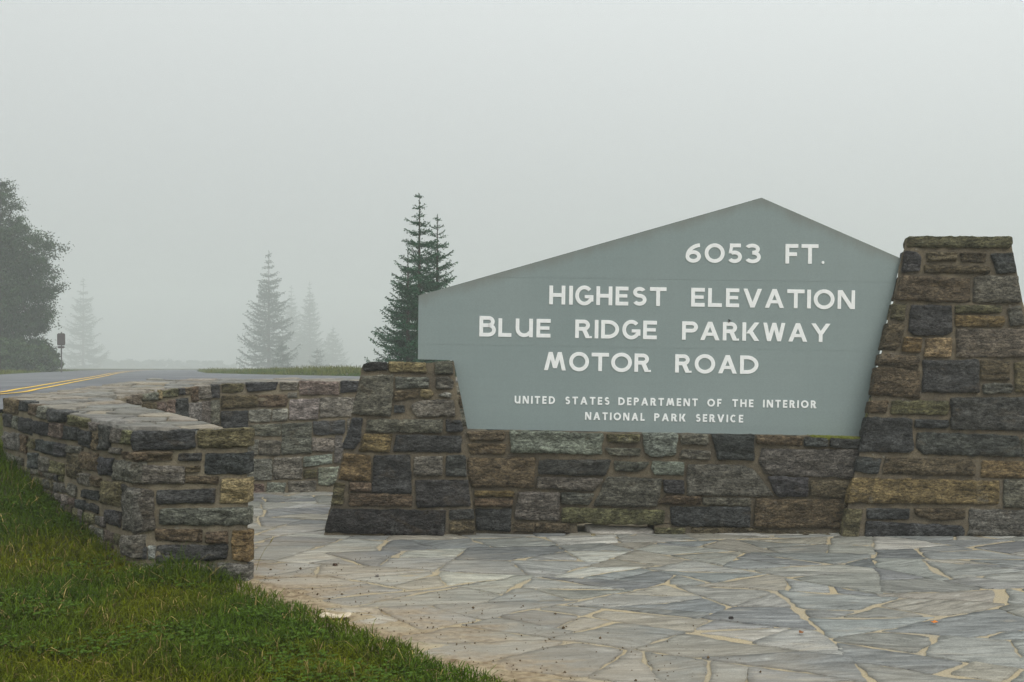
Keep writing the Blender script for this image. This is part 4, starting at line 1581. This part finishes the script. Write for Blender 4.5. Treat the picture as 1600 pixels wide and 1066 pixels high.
leafy('broadleaf_tree', l0, [lob(-45, 400, 75, 70, 100), lob(-10, 335, 42, 45, 55), lob(20, 390, 46, 45, 48), lob(55, 395, 42, 40, 34), lob(60, 440, 36, 40, 34), lob(38, 480, 46, 45, 44),
                             lob(60, 505, 26, 30, 22), lob(10, 470, 60, 55, 60), lob(-70, 480, 80, 70, 80), lob(5, 550, 55, 45, 32), lob(38, 528, 40, 36, 34), lob(30, 562, 46, 38, 22), lob(-40, 550, 70, 60, 36), lob(0, 300, 18, 20, 24)],
      150000, .125, 'large leafy roadside tree at the left edge, its crown greyed by fog', 'tree', 41, (.034, .066, .024), (8.1, .28))
for px, dd, rx, rz, lab, sd in ((30, 53, 46, 30, 'dense dark shrub under the left side of the leafy tree', 51),
                                (66, 58, 22, 26, 'lower paler shrub at the right foot of the leafy tree, left of the signpost', 52)):
    mm = dd / FPX
    leafy('shrub', plant_at(px, dd), [((0, 0, rz * mm * .7), (rx * mm, rx * mm * .8, rz * mm)), ((rx * mm * .5, .2, rz * mm * .4), (rx * mm * .6, rx * mm * .6, rz * mm * .6))], 14000, .15, lab, 'shrub', sd, (.055, .088, .034), group='shrubs along the far verge')
for px, dd, hh, lab, sd in ((190, 415, 12, 'barely visible bush in fog, first right of the ghostly spruce', 54), (250, 420, 11, 'barely visible bush in fog above the far bend of the road', 55), (315, 425, 10, 'barely visible bush in fog left of the pale spruces', 56)):
    mm = dd / FPX
    leafy('shrub', plant_at(px, dd), [((0, 0, hh * mm * .5), (52 * mm, 4.0, hh * mm * .6))], 9000, .9, lab, 'shrub', sd, (.040, .060, .034), group='bushes lost in the fog')

# ------------------------------------------------------------------ grass
def blades(P, H, Wd, tint, r, lean=0.55):
    n = len(P)
    az_ = r.uniform(0, 2 * np.pi, n)
    d = np.column_stack([np.cos(az_), np.sin(az_), np.zeros(n)])
    fa = r.uniform(0, 2 * np.pi, n)
    s = np.column_stack([np.cos(fa), np.sin(fa), np.zeros(n)])
    b = np.abs(r.normal(0, lean, n)) * H
    up = np.array((0, 0, 1.0))
    p1 = P + up * (H * .45)[:, None] + d * (b * .22)[:, None]
    p2 = P + up * (H * .80)[:, None] + d * (b * .62)[:, None]
    p3 = P + up * (H * np.clip(1.0 - .22 * b / np.maximum(H, 1e-6), .3, 1))[:, None] + d * (b * 1.15)[:, None]
    w_ = (Wd * .5)[:, None]
    V = np.stack([P - s * w_, P + s * w_, p1 - s * w_ * .9, p1 + s * w_ * .9, p2 - s * w_ * .6, p2 + s * w_ * .6, p3], 1).reshape(-1, 3)
    k = np.arange(n)[:, None] * 7
    T = np.hstack([k, k + 1, k + 3, k, k + 3, k + 2, k + 2, k + 3, k + 5, k + 2, k + 5, k + 4, k + 4, k + 5, k + 6]).reshape(-1, 3)
    g = np.ones(7)
    C = (tint[:, None, :] * g[None, :, None]).reshape(-1, 3)
    return V, T, C

def vnoise(P, f, seed, oct=3):
    return np.array([noise.fractal(Vector((x * f, y * f, seed)), 0.7, 2.0, oct) for x, y in P])

def wedge(n, y0, y1, pxa, pxb, r, power=1.0):
    """Random ground points inside the camera's view between two depths and two photo columns."""
    y = y0 + (y1 - y0) * r.uniform(0, 1, n) ** power
    x = (r.uniform(pxa, pxb, n) - CX) / FPX * y
    return np.column_stack([x, y])

r = np.random.default_rng(77)
OUTW = np.array([WA, WA2, WC, WD, WG, WF, WE, WB])
P = np.vstack([wedge(125000, 2.9, 9.0, -110, 860, r, 1.0), wedge(45000, 2.9, 8.0, -620, -110, r, 1.0)])
edge_d = (P - np.array(PE0)[:2]) @ np.array(EDGE_N)[:2]
nz = vnoise(P, 1.1, 5, 2)
nz2 = vnoise(P, 5.0, 9, 2)
inplaza = inside(P, PLAZA) | inside(P, OUTW)
ok = (~inplaza & (edge_d < -0.04 + 0.05 * nz2)) | (inplaza & (edge_d < -0.04 + 0.05 * nz2) & (edge_d > -.2) & (P[:, 1] < 5.2) & (P[:, 1] > 2))
ok &= ~inside(P, OUTW)
dr, _ = road_info(P)
ok &= dr > HALF + .05
P, nz, nz2, edge_d = P[ok], nz[ok], nz2[ok], edge_d[ok]
dw = pdist(P, OUTW)
z = terrain(P, bed=False)
H = (0.040 + 0.030 * np.clip(nz2 + .3, 0, 1)) * r.uniform(.55, 1.45, len(P))
H *= 1 + 1.2 * np.exp(-dw / .10) * r.uniform(0, 1, len(P))
H *= np.where(edge_d > -0.12, .75, 1)
cl = np.hypot(P[:, 0] + 1.72, P[:, 1] - 5.18)
H = H + 0.17 * np.exp(-(cl / .15) ** 2) * r.uniform(0, 1, len(P))
Wd = r.uniform(.0030, .0062, len(P))
G1, G2, G3, ST = np.array((.060, .102, .006)), np.array((.118, .128, .005)), np.array((.034, .068, .007)), np.array((.40, .29, .11))
a = sstep(nz, -.35, .45)[:, None]; b = sstep(nz2, -.4, .5)[:, None]
tint = (G1 * (1 - a) + G2 * a) * (1 - .35 * b) + G3 * .35 * b
dry = r.uniform(0, 1, len(P)) < (0.03 + 0.05 * sstep(nz2, .0, .6))
tint = np.where(dry[:, None], ST * r.uniform(.5, 1.1, (len(P), 1)), tint)
tint = tint * r.uniform(.65, 1.4, (len(P), 1))
V, T, C = blades(np.column_stack([P, z - .006]), H, Wd, tint, r, .85)
# clover and other low broad leaves in patches among the blades
q_ = P[(vnoise(P[::3], 1.6, 31, 2) > .12).repeat(3)[:len(P)]] if len(P) % 3 == 0 else P[(vnoise(P, 1.6, 31, 2) > .12)]
q_ = q_[r.uniform(0, 1, len(q_)) < .20]
q_ = q_[(pdist(q_, PLAZA) > .25)]
c3_ = np.column_stack([q_, terrain(q_, bed=False) + r.uniform(.022, .055, len(q_))])
for kk in range(3):
    aa = r.uniform(0, 2 * np.pi, len(q_)) if kk == 0 else aa + 2.09
    dd_ = np.column_stack([np.cos(aa), np.sin(aa), r.uniform(-.1, .3, len(q_))])
    V2, T2 = cards(c3_, dd_, np.tile((0, 0, 1.0), (len(q_), 1)) + r.normal(0, .25, (len(q_), 3)), r.uniform(.011, .017, len(q_)), r.uniform(.010, .015, len(q_)))
    c2_ = np.repeat(np.array((.058, .105, .010)) * r.uniform(.7, 1.35, (len(q_), 1)), 4, axis=0)
    T = np.vstack([T, T2 + len(V)]); V = np.vstack([V, V2]); C = np.vstack([C, c2_])
lawn = link('grass', np_mesh('grass', V, T, C), M_GRASS)
tag(lawn, 'rough green and yellowish lawn grass in front of the curved wall', 'grass', kind='stuff')

P = np.vstack([wedge(30000, 20.5, 48, 255, 760, r), wedge(16000, 28, 70, -60, 230, r), wedge(9000, 48, 90, 250, 600, r)])
dr, _ = road_info(P)
ok = (dr > HALF + .1) & ~inside(P, APRON)
P = P[ok]
nz = vnoise(P, .35, 15, 3)
H = (0.08 + .12 * np.clip(nz + .25, 0, 1)) * r.uniform(.5, 1.7, len(P))
a = sstep(nz, -.4, .4)[:, None]
tint = (np.array((.060, .105, .014)) * (1 - a) + np.array((.13, .140, .022)) * a) * r.uniform(.7, 1.35, (len(P), 1))
V, T, C = blades(np.column_stack([P, terrain(P, False) - .01]), H, r.uniform(.018, .034, len(P)), tint, r, .35)
vg = link('verge_grass', np_mesh('verge_grass', V, T, C), M_GRASS)
tag(vg, 'taller pale grass along the verges beyond the asphalt', 'grass', kind='stuff')

# crumbs of soil and grit scattered on the paving
def crumbs():
    V, T = [], []
    r = np.random.default_rng(5)
    for i in range(650):
        t = r.uniform(-.15, 1.25)
        p = np.array(PE0) * (1 - t) + np.array(PE1) * t
        p = p + np.array(EDGE_N) * abs(r.normal(.05, .42))
        if not (3.2 < p[1] < 6.6): continue
        s = r.uniform(.0012, .0042) * (1.8 if r.uniform() < .07 else 1)
        q = r.normal(0, 1, (6, 3)) * .12
        b = (np.array([(1, 0, 0), (-1, 0, 0), (0, 1, 0), (0, -1, 0), (0, 0, 1), (0, 0, -1)]) + q) * s * r.uniform(.6, 1.3, 3)
        o = len(V)
        V += [tuple(p + k + np.array((0, 0, .006 + s * .4))) for k in b]
        T += [(o + a, o + b_, o + c) for a, b_, c in ((0, 2, 4), (2, 1, 4), (1, 3, 4), (3, 0, 4), (2, 0, 5), (1, 2, 5), (3, 1, 5), (0, 3, 5))]
    return np_mesh('soil_crumbs', V, T)
M_CRUMB = simple_mat('soil_crumb', (0.10, 0.068, 0.04), .95, .1, .5, 60)
tag(link('soil_crumbs', crumbs(), M_CRUMB), 'dark crumbs of soil and grit strewn over the paving by the lawn', 'soil', kind='stuff')

# ------------------------------------------------------------------ small things
def ground_px(x, y, z=0.0):
    d = (EYE - z) * FPX / (y - HY)
    return px_at(x, y, d)

def curl(name, p, ln, wd, mat, label, cat, rot, bend, seed, nu=18, nv=7, th=0.003):
    """A thin curled scrap: arched strip with ragged ends and real thickness."""
    r = random.Random(seed)
    V, T = [], []
    top = []
    for j in range(nv + 1):
        for i in range(nu + 1):
            s, t = i / nu - .5, j / nv - .5
            rag = 1 + .25 * noise.noise(Vector((s * 6, t * 5, seed)))
            x = s * ln * (1 - .25 * abs(t)); y = t * wd * rag * (1 - 1.6 * abs(s) ** 3)
            z = .004 + bend * (math.sin(s * 7 + seed) * .35 + .5) * (1 + t) + .003 * noise.noise(Vector((s * 14, t * 8, 2)))
            top.append((x, y, max(z, .004)))
    for k in (0, 1):
        V += [(x, y, z + th * (1 - k)) for x, y, z in top]
    m = (nu + 1) * (nv + 1)
    for j in range(nv):
        for i in range(nu):
            a = j * (nu + 1) + i
            T += [(a, a + 1, a + nu + 2), (a, a + nu + 2, a + nu + 1)]
            b = a + m
            T += [(b, b + nu + 2, b + 1), (b, b + nu + 1, b + nu + 2)]
    rim = [i for i in range(nu + 1)] + [j * (nu + 1) + nu for j in range(1, nv + 1)] + [nv * (nu + 1) + i for i in range(nu - 1, -1, -1)] + [j * (nu + 1) for j in range(nv - 1, 0, -1)]
    for a, b in zip(rim, rim[1:] + rim[:1]):
        T += [(a, m + a, b), (b, m + a, m + b)]
    o = link(name, np_mesh(name, V, T, smooth=False), mat, None, p)
    o.rotation_euler.z = rot
    return tag(o, label, cat)
M_BIRCH = simple_mat('pale_bark_scrap', (0.50, 0.42, 0.31), .85, .2, .22, 55, .3)
M_ORANGE = simple_mat('orange_leaf', (0.62, 0.20, 0.035), .7, .2, .2, 90)
M_BROWNLEAF = simple_mat('brown_leaf', (0.20, 0.085, 0.035), .8, .2, .3, 90)
curl('bark_scrap', ground_px(524, 966, .012), .145, .055, M_BIRCH, 'curled cream scrap of bark lying on the soil at the edge of the lawn', 'bark', .15, .012, 4)
curl('fallen_leaf', ground_px(1460, 974, .012), .030, .018, M_ORANGE, 'tiny bright orange leaf on a pale flagstone at lower right', 'leaf', .2, .004, 6, 10, 5, .0015)
curl('fallen_leaf', ground_px(1252, 990, .012), .026, .018, M_BROWNLEAF, 'small curled brown leaf in a mortar joint left of the orange leaf', 'leaf', .9, .006, 8, 10, 5, .0015)
def pebble(px, py, s, col, label):
    p = ground_px(px, py, .012)
    pl = Plane((p.x, p.y, p.z), (1, 0, 0), (0, 1, 0))
    q = [(math.cos(t) * s * random.uniform(.75, 1.2), math.sin(t) * s * random.uniform(.6, 1.0)) for t in np.linspace(0, 6.0, 8)]
    o = stone(None, pl, q, col, 'pebble', .012, s * .55, s * .08, s * .3, edge_r=s)
    tag(o, label, 'pebble')
pebble(523, 882.5, .014, (.12, .07, .045), 'brown pebble on the paving in front of the low pillar')
pebble(927, 836, .016, (.34, .27, .17), 'tan pebble beside the gap under the sign')
pebble(589, 899, .010, (.55, .52, .47), 'whitish pebble on the paving between lawn and low pillar')
pebble(1142, 965, .010, (.10, .09, .08), 'dark pebble alone on the bare paving')

def moth():
    p = px_at(1140.5, 501.5, PD); p.y -= 0.006
    t = empty('moth', p)
    tag(t, 'small dark moth resting on the top of a letter of the sign', 'insect')
    md = simple_mat('moth_body', (.035, .03, .028), .8, .2, .3, 200)
    V, T = tube([(-.011, 0, 0), (-.006, 0, .0005), (0, 0, .0005), (.006, 0, 0), (.012, 0, -.001)], [.001, .0028, .0032, .0026, .0006], 8)
    link('body', np_mesh('body', V, T, smooth=True), md, t, p)
    for sgn in (1, -1):
        V = [(0, -.002, 0), (-.004, -.003, sgn * .009), (-.012, -.002, sgn * .012), (-.014, -.001, sgn * .004), (0, -.0012, 0), (-.004, -.0022, sgn * .009), (-.012, -.0012, sgn * .012), (-.014, -.0002, sgn * .004)]
        F = [(0, 1, 2, 3), (7, 6, 5, 4), (0, 4, 5, 1), (1, 5, 6, 2), (2, 6, 7, 3), (3, 7, 4, 0)]
        link('wing', py_mesh('wing', V, F), md, t, p)
moth()

# tall seeding grass stem beside the wall's end
def seed_stem():
    p = ground_px(399, 893, 0.0); p.z = 0.0
    t = empty('grass_stem', p)
    tag(t, 'single dry seeding grass stalk leaning right of the wall end', 'grass stalk')
    m = simple_mat('dry_stalk', (.24, .20, .08), .8, .2, .2, 60)
    pts = [(0, 0, -.01), (.02, 0, .06), (.05, .01, .12), (.085, .01, .165)]
    V, T = tube(pts, [.0018, .0015, .0012, .0008], 5)
    link('stalk', np_mesh('stalk', V, T), m, t, p)
    V, T = join([tube([(.075, .01, .150), (.088, .01, .172), (.10, .012, .190)], [.001, .0042, .001], 6)])
    link('seed_head', np_mesh('seed_head', V, T), m, t, p)
seed_stem()

# roadside sign seen from behind in the fog
def road_sign():
    d = 50.0
    l = plant_at(96, d)
    t = empty('road_sign', l)
    tag(t, 'dark back of a small road sign on a thin post, in fog', 'road sign')
    mm = d / FPX
    mt = simple_mat('weathered_plate', (.062, .046, .046), .6, .3, .15, 8)
    zc = lambda py: EYE - (py - HY) * mm - l[2]
    V, T = tube([(0, 0, -.3), (0, 0, zc(519))], [.035, .035], 8)
    link('post', np_mesh('post', V, T), simple_mat('post_steel', (.08, .075, .07), .6, .4, .15, 10), t, l)
    def plate(name, px0, py0, px1, py1, y):
        x0, x1 = (px0 - 96) * mm, (px1 - 96) * mm
        z0, z1 = zc(py1), zc(py0)
        b = .05
        q = [(x0 + b, z0), (x1 - b, z0), (x1, z0 + b), (x1, z1 - b), (x1 - b, z1), (x0 + b, z1), (x0, z1 - b), (x0, z0 + b)]
        return prism(name, [(l[0] + x, l[2] + z) for x, z in q], l[1] + y, l[1] + y + .02, mt, t, l)
    plate('sign_plate', 90, 521, 102.5, 540, -.06)
    plate('supplementary_plate', 90.5, 541, 102, 544.5, -.06)
road_sign()

# ------------------------------------------------------------------ fog
def haze(x0, x1, y0, y1, z0, z1, dens):
    V = [(x, y, z) for z in (z0, z1) for y in (y0, y1) for x in (x0, x1)]
    F = [(0, 2, 3, 1), (4, 5, 7, 6), (0, 1, 5, 4), (1, 3, 7, 5), (3, 2, 6, 7), (2, 0, 4, 6)]
    m = bpy.data.materials.new('fog')
    m.use_nodes = True
    t = m.node_tree
    t.nodes.remove(t.nodes['Principled BSDF'])
    v = t.nodes.new('ShaderNodeVolumePrincipled')
    v.inputs['Color'].default_value = (0.825, 0.862, 0.845, 1)
    v.inputs['Density'].default_value = dens
    v.inputs['Anisotropy'].default_value = 0.1
    t.links.new(v.outputs[0], t.nodes['Material Output'].inputs['Volume'])
    o = link('haze', py_mesh('haze', V, F), m)
    tag(o, 'dense pale fog hanging over the road and trees', 'fog', kind='stuff')
zmin = min(v.co.z for v in ground.data.vertices)
haze(-450, 450, -70, 450, zmin - 1.0, 34.0, 0.0041)
